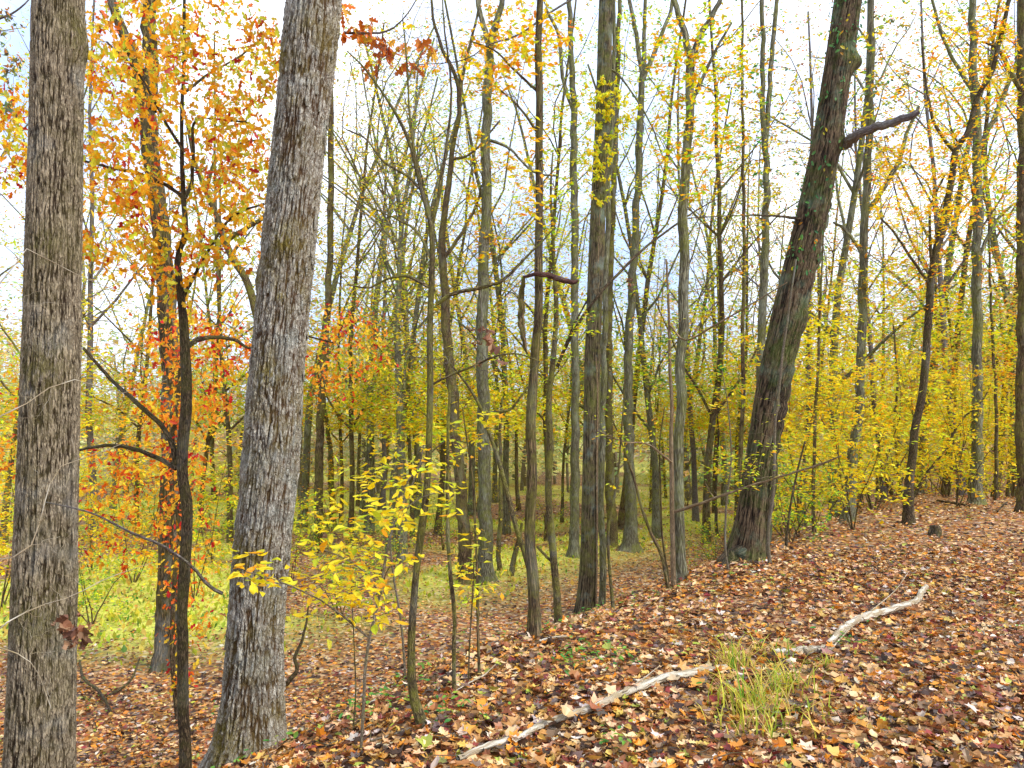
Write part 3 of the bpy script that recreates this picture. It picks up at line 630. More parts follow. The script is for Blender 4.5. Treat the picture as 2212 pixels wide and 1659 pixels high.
# dark ridged tree with a tan vine
Y15 = gY(1268, 1325)
rows = px_rows([(1264, 1338, 52), (1266, 1300, 44), (1272, 1180, 40), (1276, 1000, 39), (1280, 800, 39), (1286, 600, 38), (1295, 400, 37), (1302, 250, 37), (1306, 100, 36), (1309, 0, 35)], Y15, 6)
T15 = Tree('ridged_tree', 'dark ridged trunk at the centre with blue-green upper bark and a tan stem against it', 'tree', rows[0, :3].tolist())
a = Acc(); q = hero_trunk(a, rows, 80, 420, .026, .3, .006, [], 21, .25); T15.part('trunk', a, B_IV2); T15.anchors(q[200:, :3], q[200:, 3])
T15.limb([P(1305, 150, Y15), P(1335, 160, Y15 + .1), P(1402, 260, Y15 + .2), P(1437, 350, Y15 + .3), P(1476, 410, Y15 + .4)], [.03, .022, .018, .014, .008], B_GR)
T15.limb([P(1268, 650, Y15), P(1240, 700, Y15), P(1215, 760, Y15 + .2), P(1205, 800, Y15 + .3)], [.02, .018, .014, .01], B_DK)
e = T15.twigs(pads(Y15, [(1420, 300, 90, 110, 40, .7), (1250, 300, 60, 120, 20, .6)]), 1, .012); T15.foliage(e, 5, YGR, .065)
e = T15.twigs(q[-1, :3] + R.normal(size=(40, 3)) * (1.5, 1.5, 1.5), 1.5, .04); T15.foliage(e, 4, YEL, .09); T15.finish(B_GR)
HERO.append((1285, 'the dark ridged trunk', Y15))
vine = Tree('climbing_vine', 'yellow-green leafed vine hanging on the upper part of the dark ridged trunk', 'vine', P(1287, 1330, Y15 - .14).tolist())
vine.base[2] = h1(vine.base[0], vine.base[1]) - .03; vine.root.location = vine.base.tolist()
pts = [vine.base] + [P(x_, y_, Y15 - .14 - .0 * y_) for x_, y_ in ((1288, 1300), (1290, 1150), (1289, 1000), (1291, 850), (1284, 700), (1292, 560), (1298, 400), (1308, 250), (1312, 150))]
vine.limb(pts, [.018] * 6 + [.015, .012, .008, .005], B_TAN, name='stem')
e = vine.twigs(pads(Y15 - .3, [(1305, 240, 60, 75, 60, .15), (1295, 370, 45, 70, 46, .15), (1345, 230, 45, 50, 26, .2)]), .8, .005); vine.foliage(e, 11, YEL[:3] + YGR[:2], .08, 'droop', ELL); vine.finish(B_TAN)
simple_tree('grey_tree', 'narrow grey trunk touching the right side of the dark ridged tree', [(1303, 1310, 17), (1299, 1000, 16), (1306, 700, 15), (1316, 400, 13), (1324, 200, 11), (1326, 0, 9)], B_GR, Y=Y15 + .6, ext=4, tp=[(1330, 200, 60, 150, 20, .7)], lp=YGR, per=3, lsize=.06)
simple_tree('forked_sapling', 'thin crooked sapling just right of the foot of the dark ridged tree', [(1328, 1324, 9), (1318, 1250, 8), (1312, 1150, 7), (1325, 1080, 6), (1338, 1000, 5), (1345, 900, 4), (1350, 800, 3)], B_MS, ext=0, sides=7, tp=[(1340, 950, 50, 120, 20, .4)], lp=YEL, per=1.5, lsize=.05)
simple_tree('mossy_tree', 'mossy mid-distance trunk standing right behind the dark ridged tree', [(1322, 1182, 30), (1319, 1100, 24), (1316, 1000, 22), (1314, 850, 19), (1318, 600, 17), (1328, 350, 14), (1335, 100, 12)], B_MS, ext=4, tp=[(1340, 300, 60, 200, 36, 1.5)], lp=YGR, per=4, lsize=.12, phrase='the mossy trunk behind the ridged tree', rs=1.5)
simple_tree('buttressed_tree', 'grey trunk with a flared torn foot on the leafy floor, three-way forked high up',
    [(1361, 1190, 58), (1362, 1150, 34), (1361, 1060, 27), (1358, 979, 26), (1357, 829, 22), (1364, 650, 20), (1372, 500, 18), (1380, 350, 18), (1385, 200, 16), (1390, 140, 14)],
    B_GR, ext=0, limbs=[[(1388, 170, 11), (1375, 80, 10), (1357, -10, 8)], [(1390, 150, 11), (1392, 60, 9), (1395, -20, 8)], [(1390, 170, 11), (1418, 100, 10), (1447, 30, 8), (1455, -20, 7)]],
    tp=[(1390, 100, 80, 110, 50, 1.5), (1385, 450, 60, 200, 44, 1.5)], lp=YGR, per=4, lsize=.12, phrase='the grey trunk with the torn foot', rs=1.6, flare=.2)
simple_tree('forked_tree', 'slender lichen-green trunk on the bank edge that splits into a V at the top',
    [(1470, 1282, 32), (1470, 1180, 27), (1467, 1030, 26), (1470, 860, 25), (1476, 700, 25), (1479, 550, 25), (1478, 420, 24), (1484, 300, 23), (1490, 200, 22), (1494, 110, 20)],
    B_GR, Y=9.6, ext=0, limbs=[[(1492, 130, 17), (1475, 60, 14), (1455, 0, 12), (1440, -60, 10)], [(1494, 130, 16), (1510, 80, 14), (1535, 40, 12), (1562, -10, 10)], [(1494, 220, 9), (1540, 120, 7), (1580, 50, 5)]],
    tp=[(1500, 280, 90, 160, 70, 1), (1540, 100, 80, 100, 36, 1), (1440, 120, 50, 100, 20, .8)], lp=YGR + ORG[:1], per=5, lsize=.075, phrase='the V-topped lichen-green trunk')
simple_tree('tan_sapling', 'smooth tan stem growing tight against the left of the V-topped trunk', [(1456, 1278, 13), (1454, 1150, 12), (1452, 1000, 11), (1450, 850, 9), (1446, 700, 7), (1440, 560, 5)], B_TAN, Y=9.3, ext=0, sides=8, limbs=[{'p': [(1456, 1106, 7), (1520, 1085, 6), (1598, 1057, 5), (1672, 1034, 4), (1766, 1005, 4), (1817, 985, 3)], 'off': -.9}, {'p': [(1446, 700, 5), (1480, 735, 4), (1540, 705, 4), (1629, 653, 3), (1700, 610, 2)], 'off': -.8}, {'p': [(1452, 1000, 5), (1400, 960, 4), (1350, 955, 3), (1290, 930, 2)], 'off': -1.2}], tp=[(1420, 700, 60, 120, 20, .5), (1640, 1010, 130, 60, 26, .4, -.6), (1350, 900, 80, 80, 20, .5, -.6)], lp=YGR, per=3, lsize=.05)
simple_tree('leaning_sapling', 'thin bare sapling leaning left from the foot of the V-topped trunk', [(1448, 1272, 9), (1430, 1200, 9), (1410, 1158, 8), (1385, 1090, 7), (1372, 1040, 6), (1345, 960, 5), (1320, 900, 3)], B_BR, Y=9.0, ext=0, sides=7, tp=[(1370, 980, 50, 70, 12, .4)])
simple_tree('bare_sapling', 'wiry bare stem standing between the torn-footed trunk and the V-topped trunk', [(1442, 1240, 6), (1430, 1150, 5), (1427, 1050, 5), (1425, 960, 4), (1435, 880, 3)], B_BR, Y=9.8, ext=0, sides=6, tp=[(1430, 950, 40, 80, 16, .4)], lp=YEL, per=1, lsize=.05)
db = Tree('dead_leaning_limb', 'long dead limb slanting up from the ridged tree to the V-topped trunk', 'dead branch', P(1203, 792, Y15 + .3).tolist())
db.limb([P(1203, 792, Y15 + .3), P(1240, 715, Y15 + .1), P(1287, 645, Y15 - .16), P(1337, 590, Y15 + .1), P(1387, 540, Y15 + .5), P(1440, 500, Y15 + .8), P(1478, 472, Y15 + 1.0), P(1515, 448, Y15 + 1.2), P(1570, 420, Y15 + 1.3)], [.034, .034, .032, .03, .027, .024, .022, .015, .006], B_DK, sides=9)
db.limb([P(1478, 472, Y15 + 1.), P(1540, 468, Y15 + 1.2), P(1610, 465, Y15 + 1.6), P(1690, 468, Y15 + 1.9), P(1750, 474, Y15 + 2)], [.014, .014, .013, .014, .016], B_BR)
e = db.twigs(pads(Y15 + .8, [(1440, 470, 80, 60, 24, .4), (1580, 440, 90, 50, 22, .5, .7)]), .8, .008); db.foliage(e, 4, MIX, .06); db.finish(B_DK)

# ------------------------------------------------------------------ right: the leaning tree
Y23 = gY(1612, 1215)
rows = px_rows([(1606, 1232, 112), (1613, 1190, 92), (1626, 1110, 76), (1640, 1000, 70), (1665, 850, 74), (1690, 740, 80), (1722, 600, 82), (1757, 450, 77), (1787, 300, 72), (1810, 150, 70), (1832, 0, 70)], Y23, 6)
T23 = Tree('leaning_tree', 'thick dark leaning trunk on the bank with a burl and a broken limb', 'tree', rows[0, :3].tolist())
a = Acc(); q = hero_trunk(a, rows, 130, 420, .045, .22, .012, [(P(1848, 135, Y23 - .05), .13, .13, .2), (P(1826, 305, Y23 - .1), .12, .06, .3)], 31, .15); T23.part('trunk', a, B_IV); T23.anchors(q[230:, :3], q[230:, 3])
T23.limb([P(1604, 1195, Y23 - .1), P(1568, 1228, Y23 - .2), P(1530, 1258, Y23 - .3), P(1492, 1288, Y23 - .4)], [.16, .12, .085, .04], B_DK2, name='root', sides=10)
T23.limb([P(1652, 1195, Y23 - .08), P(1660, 1080, Y23 - .1), P(1672, 970, Y23 - .1), P(1694, 830, Y23 - .1), P(1722, 700, Y23 - .08), P(1752, 570, Y23 - .05), P(1776, 470, Y23 - .02), P(1794, 400, Y23 + .1)], [.06, .07, .08, .09, .095, .095, .08, .05], B_DK2, name='second_stem', sides=14, n=60)
T23.limb([P(1822, 318, Y23 - .05), P(1850, 293, Y23 - .3), P(1890, 276, Y23 - .5), P(1935, 262, Y23 - .7), P(1968, 250, Y23 - .8), P(1986, 240, Y23 - .85)], [.075, .062, .055, .05, .045, .032], B_PUR, sides=10, label='broken grey limb stub')
T23.limb([P(1745, 474, Y23), P(1690, 468, Y23 - .3), P(1620, 464, Y23 - .5)], [.03, .016, .008], B_DK)
e = T23.twigs(pads(Y23, [(1650, 260, 110, 170, 62, 1, .3), (1760, 130, 90, 120, 16, .8, .5), (1880, 170, 60, 110, 20, .6, .4), (1690, 520, 60, 60, 12, .5)]), 1, .015)
T23.foliage(e, 6, MIX + GRN[:2], .08)
e = T23.twigs(q[-1, :3] + R.normal(size=(40, 3)) * (1.5, 1.5, 1.5), 1.5, .04); T23.foliage(e, 4, YEL, .1); T23.finish(B_DK)
HERO.append((1700, 'the thick leaning trunk', Y23))
# ivy leaves hugging it
iv = Acc(); n = 620; k = R.integers(120, 400, n); th = R.uniform(math.pi * .9, math.pi * 2.1, n)
rr = q[k, 3] + .02 + R.random(n) * .05; pos = q[k, :3] + np.stack([np.cos(th) * rr, np.sin(th) * rr, R.normal(size=n) * .03], 1)
d = unit(n) * .5; d[:, 2] -= .5; nr = np.stack([np.cos(th), np.sin(th), np.full(n, .3)], 1) + unit(n) * .4
leaves(iv, pos, R.uniform(.04, .085, n), d, nr, ELL, pick([(.06, .22, .06, 4), (.14, .34, .08, 3), (.6, .5, .03, 1), (.7, .3, .02, .6)], n))
o_ = link('ivy', iv.mesh('ivy', smooth_=False), L_ALL); tag(o_, 'small green ivy leaves clinging along the thick leaning trunk', 'ivy', kind='stuff')
simple_tree('thin_tree', 'pale thin pole-like stem pressed against the right front of the thick leaning trunk', [(1662, 1228, 9), (1660, 1150, 8), (1672, 1050, 8), (1676, 900, 7), (1700, 700, 6), (1720, 560, 4)], B_TW, Y=Y23 - .6, ext=0, sides=6, tp=[(1640, 950, 60, 120, 18, .3), (1600, 900, 50, 80, 12, .3)], lp=YEL, per=1.5, lsize=.05)
simple_tree('bare_sapling', 'thin bare stem rising in front of the root of the leaning trunk', [(1576, 1256, 6), (1567, 1180, 5), (1570, 1080, 5), (1580, 1000, 4), (1575, 900, 3), (1560, 800, 2)], B_TW, Y=Y23 - .9, ext=0, sides=6, tp=[(1560, 950, 70, 130, 24, .4)], lp=YEL + RED, per=1, lsize=.05)
simple_tree('thin_tree', 'thin straight brown pole left of the leaning trunk, reaching the top of the photo', [(1602, 1130, 12), (1600, 950, 11), (1605, 800, 10), (1606, 500, 9), (1604, 200, 7), (1603, 0, 6)], B_BR, Y=14, ext=3, tp=[(1600, 350, 70, 250, 60, 1)], lp=MIX + DIM, per=5, lsize=.085, phrase='the thin straight pole', rs=1.2)
simple_tree('twin_tree', 'grey-green twin-stemmed tree high behind the leaning trunk on its left side', [(1640, 1080, 26), (1645, 800, 22), (1652, 550, 20), (1656, 400, 17), (1650, 280, 14), (1648, 120, 12), (1647, 0, 11)], B_GR, Y=21, ext=4, limbs=[[(1654, 330, 12), (1662, 200, 11), (1672, 60, 10), (1680, -20, 8)]], tp=[(1660, 250, 80, 220, 60, 2)], lp=MIX + DIM, per=4, lsize=.12, rs=1.6)
simple_tree('thin_tree', 'thin brown stem rooted on the bank just right of the leaning trunk', [(1760, 1156, 11), (1758, 1080, 10), (1760, 950, 9), (1764, 829, 8), (1770, 700, 7), (1776, 580, 5), (1780, 460, 4)], B_BR, ext=0, sides=8, tp=[(1770, 720, 90, 150, 55, 1)], lp=YEL, per=5, lsize=.075, phrase='the thin brown stem on the bank')
simple_tree('grey_tree', 'pale straight tree with an upcurving limb, right of the leaning trunk',
    [(1832, 1105, 34), (1840, 1000, 27), (1858, 850, 23), (1862, 650, 22), (1870, 500, 21), (1876, 350, 19), (1882, 200, 19), (1884, 0, 17)],
    B_GR, Y=15, ext=4, limbs=[[(1872, 460, 12), (1900, 420, 12), (1930, 370, 11), (1945, 340, 10), (1958, 290, 8), (1985, 230, 6)], [(1868, 560, 8), (1830, 500, 7), (1800, 480, 5)]],
    tp=[(1900, 200, 90, 190, 66, 1.5), (1850, 600, 70, 100, 30, 1.2)], lp=MIX + DIM, per=5, lsize=.095, phrase='the tree with the upcurving limb', rs=1.3)
simple_tree('ivy_tree', 'dark sinuous tree on the bank with green ivy up its bent top',
    [(1962, 1085, 27), (1966, 1020, 22), (1978, 920, 21), (1994, 829, 20), (2003, 720, 20), (2010, 640, 20), (2016, 570, 20), (2030, 510, 19), (2050, 425, 18), (2058, 360, 17), (2068, 320, 16), (2090, 285, 15), (2110, 215, 14), (2140, 165, 13), (2160, 90, 12), (2178, 10, 11), (2185, -30, 10)],
    B_DK, Y=14.5, ext=2, limbs=[[(2015, 580, 8), (2008, 500, 6), (2012, 440, 5), (2040, 380, 4)], [(2064, 330, 8), (2020, 270, 7), (2000, 180, 5), (1990, 80, 4)], [(2012, 620, 7), (1970, 560, 6), (1930, 500, 5), (1900, 470, 4)]],
    tp=[(2000, 410, 130, 150, 200, 1.8), (2060, 150, 80, 150, 40, 1), (2150, 90, 40, 100, 40, .3), (1980, 600, 90, 80, 30, 1)], lp=ORG + YEL, per=4.5, lsize=.085, phrase='the dark sinuous ivy tree', rs=1.2)
simple_tree('grey_tree', 'straight pale grey tree with a wide foot near the right edge',
    [(2108, 1040, 36), (2110, 950, 29), (2112, 829, 26), (2110, 600, 25), (2112, 450, 24), (2110, 300, 23), (2103, 150, 22), (2100, 0, 18)],
    B_GR, Y=19, ext=4, limbs=[[(2104, 200, 10), (2060, 130, 8), (2030, 60, 7), (2010, -20, 6)], [(2110, 330, 12), (2150, 250, 11), (2190, 150, 9), (2220, 60, 8)], [(2112, 560, 8), (2150, 480, 7), (2190, 440, 5)]],
    tp=[(2110, 200, 110, 200, 90, 2), (2150, 500, 70, 150, 40, 1.5)], lp=YGR + ORG[:2], per=5, lsize=.11, phrase='the straight grey tree near the right edge', rs=1.5)
simple_tree('edge_tree', 'brown trunk cut off by the right edge of the photo', [(2210, 1058, 34), (2206, 950, 28), (2208, 750, 26), (2207, 500, 26), (2210, 300, 24), (2206, 0, 22)], B_BR, Y=17, ext=4, tp=[(2170, 300, 60, 260, 70, 1.5)], lp=ORG + YGR, per=5, lsize=.1, phrase='the brown trunk cut by the right edge', rs=1.3, limbs=[[(2208, 200, 12), (2170, 130, 9), (2150, 100, 7), (2120, 90, 5)]])
simple_tree('thin_tree', 'thin straight pole standing on the bank crest left of the right edge', [(2152, 1070, 11), (2152, 960, 10), (2150, 830, 9), (2140, 650, 7), (2135, 450, 5)], B_BR, Y=20, ext=0, sides=8, tp=[(2140, 750, 60, 150, 30, 1)], lp=YEL, per=5, lsize=.1)
dl = Tree('dead_leaning_sapling', 'bare dark sapling leaning far right from the foot of the sinuous ivy tree', 'dead sapling', G(1962, 1092).tolist()); Yd = float(dl.base[1])
dl.limb([P(1962, 1094, Yd), P(2000, 1025, Yd), P(2040, 975, Yd), P(2075, 910, Yd), P(2120, 868, Yd), P(2145, 820, Yd)], [.045, .035, .03, .025, .018, .008], B_DK, name='trunk'); dl.twigs(pads(Yd, [(2090, 880, 60, 60, 14, .4)]), 1.2); dl.finish(B_DK)
for k, (pl, lb) in enumerate(((
        [(1935, 1085, 8), (1915, 1040, 7), (1902, 1000, 6), (1898, 920, 5)], 'short arching bare stem just left of the sinuous ivy tree'), (
        [(1950, 1080, 9), (1940, 1000, 8), (1932, 930, 7), (1938, 830, 6), (1930, 700, 4)], 'thin dark stem close against the left of the sinuous ivy tree'), (
        [(1885, 1100, 7), (1870, 1050, 6), (1850, 1020, 5), (1820, 1010, 4)], 'low dark stem bending left under the yellow shrubs on the bank'), (
        [(1550, 1160, 9), (1546, 1100, 8), (1548, 1020, 7), (1552, 950, 5), (1545, 850, 4)], 'thin dark stem on the plain left of the leaning trunk'), (
        [(1700, 1150, 6), (1710, 1080, 5), (1725, 1010, 5), (1740, 950, 4)], 'wiry stem slanting right from behind the leaning trunk'))):
    simple_tree('bare_sapling', lb, pl, B_DK, Y=None if k != 4 else 11.5, ext=0, sides=6, tp=[(pl[-1][0], pl[-1][1], 45, 60, 16, .6)], lp=YEL, per=3, lsize=.07)

# ------------------------------------------------------------------ near saplings, centre left
yelm = withmat([leaf_mesh(ELL, 'oval_leaf', .4, .3), leaf_mesh(ELL, 'oval_leaf', -.4, .9), leaf_mesh(ELL, 'oval_leaf', .9, -.4)], L_YEL)
S1 = simple_tree('beech_sapling', 'slender near sapling holding flat tiers of yellow oval leaves, lower centre left',
    [(778, 1632, 8), (784, 1540, 8), (787, 1454, 8), (797, 1379, 7), (820, 1279, 7), (837, 1179, 6), (862, 1104, 5), (902, 1019, 4), (915, 960, 3)], B_TW, ext=0, sides=7,
    limbs=[{'p': [(797, 1379, 4), (740, 1330, 4), (680, 1290, 3), (600, 1255, 3), (530, 1235, 2)], 'off': -.75}, {'p': [(820, 1279, 4), (780, 1230, 3), (730, 1200, 3), (690, 1185, 2)], 'off': -.3}, {'p': [(850, 1130, 4), (900, 1080, 3), (960, 1060, 2)], 'off': .1}],
    tp=[(790, 1170, 135, 115, 70, .7), (890, 1040, 130, 100, 50, .6), (700, 1270, 80, 70, 30, .4), (565, 1235, 75, 40, 20, .15, -.7), (800, 1310, 80, 50, 20, .3)], lp=YEL, per=3.4, lsize=.063, tmpl=ELL, rs=.5, flare=0, objs=290, objmesh=yelm, maxr=.004, lo=.15, spread=.05)
S1b = simple_tree('beech_sapling', 'taller yellow-leaved sapling whose top tier reaches the foot of the curved sapling at centre',
    [(877, 1470, 6), (864, 1329, 6), (850, 1240, 5), (845, 1150, 5), (870, 1060, 5), (930, 980, 4), (980, 940, 3)], B_TW, ext=0, sides=6,
    tp=[(980, 950, 80, 50, 34, .5), (1080, 905, 65, 22, 16, .3, -.5), (900, 1010, 100, 80, 36, .5), (740, 1120, 90, 80, 30, .5), (800, 1000, 80, 50, 20, .5)], lp=YEL + YGR[:1], per=3.6, lsize=.075, lo=.15, tmpl=ELL, rs=.6, flare=0, objs=110, objmesh=yelm, maxr=.004)
for pl, lb, mt, per in ((
        [(980, 1500, 10), (981, 1400, 10), (982, 1329, 10), (970, 1229, 10), (965, 1129, 9), (967, 979, 8), (972, 850, 7), (968, 760, 5)], 'thin mossy knobbly stem a step right of the crooked mossy sapling', B_MS, 1), (
        [(1036, 1466, 8), (1033, 1380, 7), (1031, 1279, 7), (1025, 1129, 6), (1020, 1029, 5), (1010, 960, 4), (1000, 880, 3)], 'thin straight brown stem rising from the slope below the blue-grey tree', B_BR, 1), (
        [(1011, 1480, 5), (1014, 1400, 4), (1020, 1300, 4), (1024, 1200, 3)], 'wiry short stem beside the thin straight brown one on the slope', B_BR, 2), (
        [(760, 1590, 4), (768, 1500, 4), (765, 1400, 3), (760, 1300, 3), (755, 1200, 2)], 'wiry stem left of the near yellow-leaved sapling', B_MS, 3), (
        [(1078, 1232, 13), (1080, 1150, 12), (1083, 1050, 10), (1080, 950, 8), (1085, 860, 6)], 'mossy slender trunk just right of the blue-grey tree foot', B_MS, 4), (
        [(1103, 1246, 14), (1112, 1200, 13), (1122, 1160, 10), (1128, 1130, 6)], 'short leaning mossy stub between blue-grey tree and spotted trunk', B_MS, 4)):
    simple_tree('bare_sapling', lb, pl, mt, ext=0, sides=7, tp=[(pl[-1][0], pl[-1][1] + 20, 60, 90, 22, .5)], lp=YEL, per=per, lsize=.055, flare=.1, maxr=.005)

def twigs_thing(name, label, cat, base, lines, mat, kids=0, tpads=None, Yp=4, pal=None, per=0, size=.08):
    tr = Tree(name, label, cat, list(base))
    for pts, rad in lines: tr.limb(pts, rad, mat, name='branch', sides=6)
    if tpads:
        e = tr.twigs(pads(Yp, tpads), .45, .004)
        if pal: tr.foliage(e, per, pal, size, 'flat', ELL)
    tr.finish(mat); return tr
bx, by = -2.9, 3.7; bz = h1(bx, by) - .04; base = np.array([bx, by, bz])
def bl(pp, Ys): return [base, base + (0.02, 0, .7)] + [P(x_, y_, Y_) for (x_, y_), Y_ in zip(pp, Ys)]
twigs_thing('bare_shrub', 'leafless pale-twigged shrub reaching in from the left edge before the thick trunk', 'shrub', base, [
    (bl([(-60, 1000), (60, 870), (160, 820), (260, 850), (360, 820)], [3.8, 3.9, 4.0, 4.2, 4.3]), [.008, .006, .004, .003, .0024, .002, .0015]),
    (bl([(-80, 800), (40, 560), (70, 545), (180, 600), (300, 645)], [3.8, 3.9, 4, 4.1, 4.2]), [.008, .006, .004, .003, .0024, .002, .0015]),
    (bl([(-70, 1420), (30, 1410), (80, 1450), (110, 1530)], [3.7, 3.8, 3.9, 3.9]), [.007, .005, .004, .003, .002, .0015]),
    (bl([(-40, 1400), (60, 1320), (150, 1290), (230, 1250), (330, 1215)], [3.7, 3.8, 3.9, 4, 4.1]), [.007, .005, .004, .003, .002, .002, .0015]),
    (bl([(-60, 1250), (60, 1190), (120, 1020), (200, 985), (260, 960)], [3.7, 3.8, 3.9, 4, 4]), [.007, .005, .004, .003, .002, .002, .0015])],
    B_PALE, tpads=[(120, 1250, 110, 260, 34, .2, -.1), (90, 820, 100, 200, 26, .2)], Yp=4, pal=ORG, per=.35, size=.07)
# bunches of withered leaves
deadm = withmat([leaf_mesh(OAK, 'withered_leaf', 1.6, 2.5), leaf_mesh(TULIP, 'withered_leaf', -1.4, 3), leaf_mesh(OAK, 'withered_leaf', .8, -2.5)], leafmat('withered_leaf_tissue', [(.12, .06, .03, 3), (.36, .2, .1, 3), (.1, .045, .03, 3), (.3, .12, .05, 1)], .6, .15))
Y9 = gY(925, 1578)
for c_, n, sg, sz0, stalk, lb in (
        (P(163, 1368, 4.1), 40, (.045, .03, .05), .062, [P(150, 1292, 3.92), P(160, 1335, 4.0)], 'withered brown bunch of leaves hanging in front of the thick left trunk'),
        (P(1040, 732, Y9), 16, (.06, .04, .06), .07, [P(1037, 622, Y9), P(1041, 680, Y9)], 'small dark withered leaf bunch before the blue-grey tree'),
        (P(1362, 612, Y15 + .3), 14, (.05, .04, .06), .08, [P(1362, 566, Y15 + .3), P(1360, 590, Y15 + .3)], 'dark withered leaf bunch hanging from the slanting dead limb')):
    o_ = link('dead_leaf_clump', None, loc=c_.tolist()); tag(o_, lb, 'leaf clump')
    tt = Acc(); tube(tt, stalk + [c_], [.003, .003, .002], 4); link('stalk', tt.mesh('stalk', c_.tolist()), B_TW, o_)
    pos = c_ + R.normal(size=(n, 3)) * sg; d = unit(n); d[:, 2] -= .8; leaf_objs(o_, pos, R.uniform(sz0 * .6, sz0 * 1.3, n), d, unit(n), deadm, c_.tolist())
# broken wood caught in the middle
Yb = gY(1156, 1382)
bw = Tree('broken_branch', 'snapped reddish dead wood lodged level across the slim spotted trunk', 'dead branch', P(1165, 600, Yb).tolist())
bw.limb([P(1130, 598, Yb - .05), P(1165, 592, Yb - .09), P(1200, 600, Yb - .05), P(1235, 610, Yb), P(1250, 606, Yb)], [.01, .02, .025, .02, .008], bark('reddish_dead_wood', (.2, .08, .06), (.05, .02, .02), mossamt=.1, width=.01), sides=8)
bw.finish()
hb = Tree('hanging_branch', 'ragged dead bark strip hanging straight down left of the spotted trunk', 'dead branch', P(1128, 605, Yb).tolist())
hb.limb([P(1132, 597, Yb - .05), P(1127, 640, Yb), P(1126, 690, Yb), P(1131, 730, Yb), P(1137, 762, Yb)], [.012, .026, .028, .022, .006], B_BR, sides=7, n=26); hb.finish()

# orange leaf sprays hanging in from trees above the frame
def overhang(label, start, pl, Y, pd, pal, per, size, tmpl=OAK):
    tr = Tree('overhanging_branch', label, 'branch', P(*start, Y).tolist())
    tr.limb([P(x_, y_, Y) for x_, y_ in pl], np.linspace(.014, .004, len(pl)), B_PUR)
    e = tr.twigs(pads(Y, pd), .7, .008); tr.foliage(e, per, pal, size, 'droop', tmpl); tr.finish(B_PUR)
overhang('dark bough with drooping orange oak leaves at the top, right of the shaggy trunk', (730, -80), [(742, 70), (790, 72), (840, 66), (880, 30), (910, -20)], 7.2, [(815, 110, 35, 45, 8, .2), (760, 40, 50, 40, 8, .2), (900, 100, 60, 60, 8, .3)], [(.75, .22, .015, 3), (.7, .4, .03, 2), (.5, .12, .01, 2)], 5, .13)
overhang('leafy bough with bright orange leaves crossing the top above the blue-grey tree', (1020, -60), [(1330, -60), (1200, 20), (1120, 75), (1060, 95), (1000, 130), (900, 140)], 8.5, [(1060, 110, 70, 60, 26, .5), (1150, 50, 90, 60, 24, .5), (1220, 60, 60, 60, 14, .4), (940, 130, 80, 40, 12, .3)], ORG + YEL[:1], 4, .08)
overhang('dark thin bough with small dull leaves in the top left corner', (-60, 100), [(-80, 60), (0, 40), (40, 20), (90, -30)], 6.5, [(10, 90, 40, 90, 18, .3), (25, 190, 30, 60, 8, .2)], DIM, 6, .06, DIA)

# ------------------------------------------------------------------ things lying on the bank
def lying(name, label, pl, mat, sides=12, lift=.3, side_twigs=(), cat='fallen branch'):
    pts = [];
    for x_, y_, w_ in pl:
        p = G(x_, y_); r_ = w_ / 2 / F * p[1] * .82; p[2] = h1(p[0], p[1]) + r_ * lift + .044; pts.append([*p, r_])
    pts = np.array(pts); tr = Tree(name, label, cat, pts[0, :3].tolist())
    tr.limb(pts[:, :3], pts[:, 3], mat, name='stem', sides=sides, n=len(pts) * 8)
    for tw_ in side_twigs:
        q_ = [];
        for x_, y_, r_, up_ in tw_:
            p = G(x_, y_); p[2] += .03 + up_; q_.append([*p, r_])
        q_ = np.array(q_); tr.limb(q_[:, :3], q_[:, 3], mat, name='side_twig', sides=6)
    tr.finish(); return tr
lying('fallen_branch', 'long pale fallen branch running up from the bottom edge to the grass tuft', [(990, 1664, 16), (1060, 1634, 17), (1127, 1612, 17), (1177, 1586, 17), (1277, 1549, 19), (1347, 1519, 20), (1420, 1490, 21), (1500, 1472, 21), (1570, 1461, 17)], B_PALE)
lying('fallen_branch', 'pale mottled branch piece lying right of the grass tuft', [(1672, 1428, 20), (1720, 1424, 22), (1760, 1424, 20), (1800, 1412, 14)], B_PALE)
lying('fallen_branch', 'crooked lichen-spotted branch with an upturned end on the leaves, right', [(1790, 1416, 14), (1820, 1382, 17), (1855, 1360, 18), (1890, 1348, 18), (1930, 1337, 17), (1970, 1322, 15), (1985, 1312, 14), (1992, 1296, 13), (2002, 1284, 12)], B_PALE, lift=1.3,
      side_twigs=[[(1800, 1412, .007, .02), (1845, 1370, .006, .05), (1890, 1335, .005, .06), (1935, 1292, .004, .05), (1962, 1248, .003, .03)]])
lying('twig', 'thin pale twig on the slope left of the weeds', [(975, 1518, 3), (1010, 1495, 4), (1045, 1475, 4), (1070, 1452, 3)], B_PALE, 6, cat='twig')
lying('twig', 'thin straight twig lying above the long pale fallen branch', [(1350, 1512, 3), (1390, 1482, 3), (1425, 1455, 3)], B_PALE, 6, cat='twig')
lying('twig', 'short brown twig along the bottom edge left of the long pale branch', [(800, 1622, 6), (850, 1608, 6), (890, 1592, 5)], B_TW, 6, cat='twig')
lying('twig', 'dark stick lying flat near the crest of the bank', [(2025, 1086, 5), (2060, 1092, 7), (2095, 1098, 5)], B_DK, 6, cat='twig')
lying('twig', 'dark twig curving up the bank at the right edge', [(2155, 1110, 4), (2175, 1090, 4), (2200, 1075, 4)], B_DK, 6, cat='twig')
lying('twig', 'small grey sticks by the foot of the spotted trunk', [(1165, 1398, 5), (1190, 1393, 6), (1225, 1388, 4)], B_PALE, 6, cat='twig')
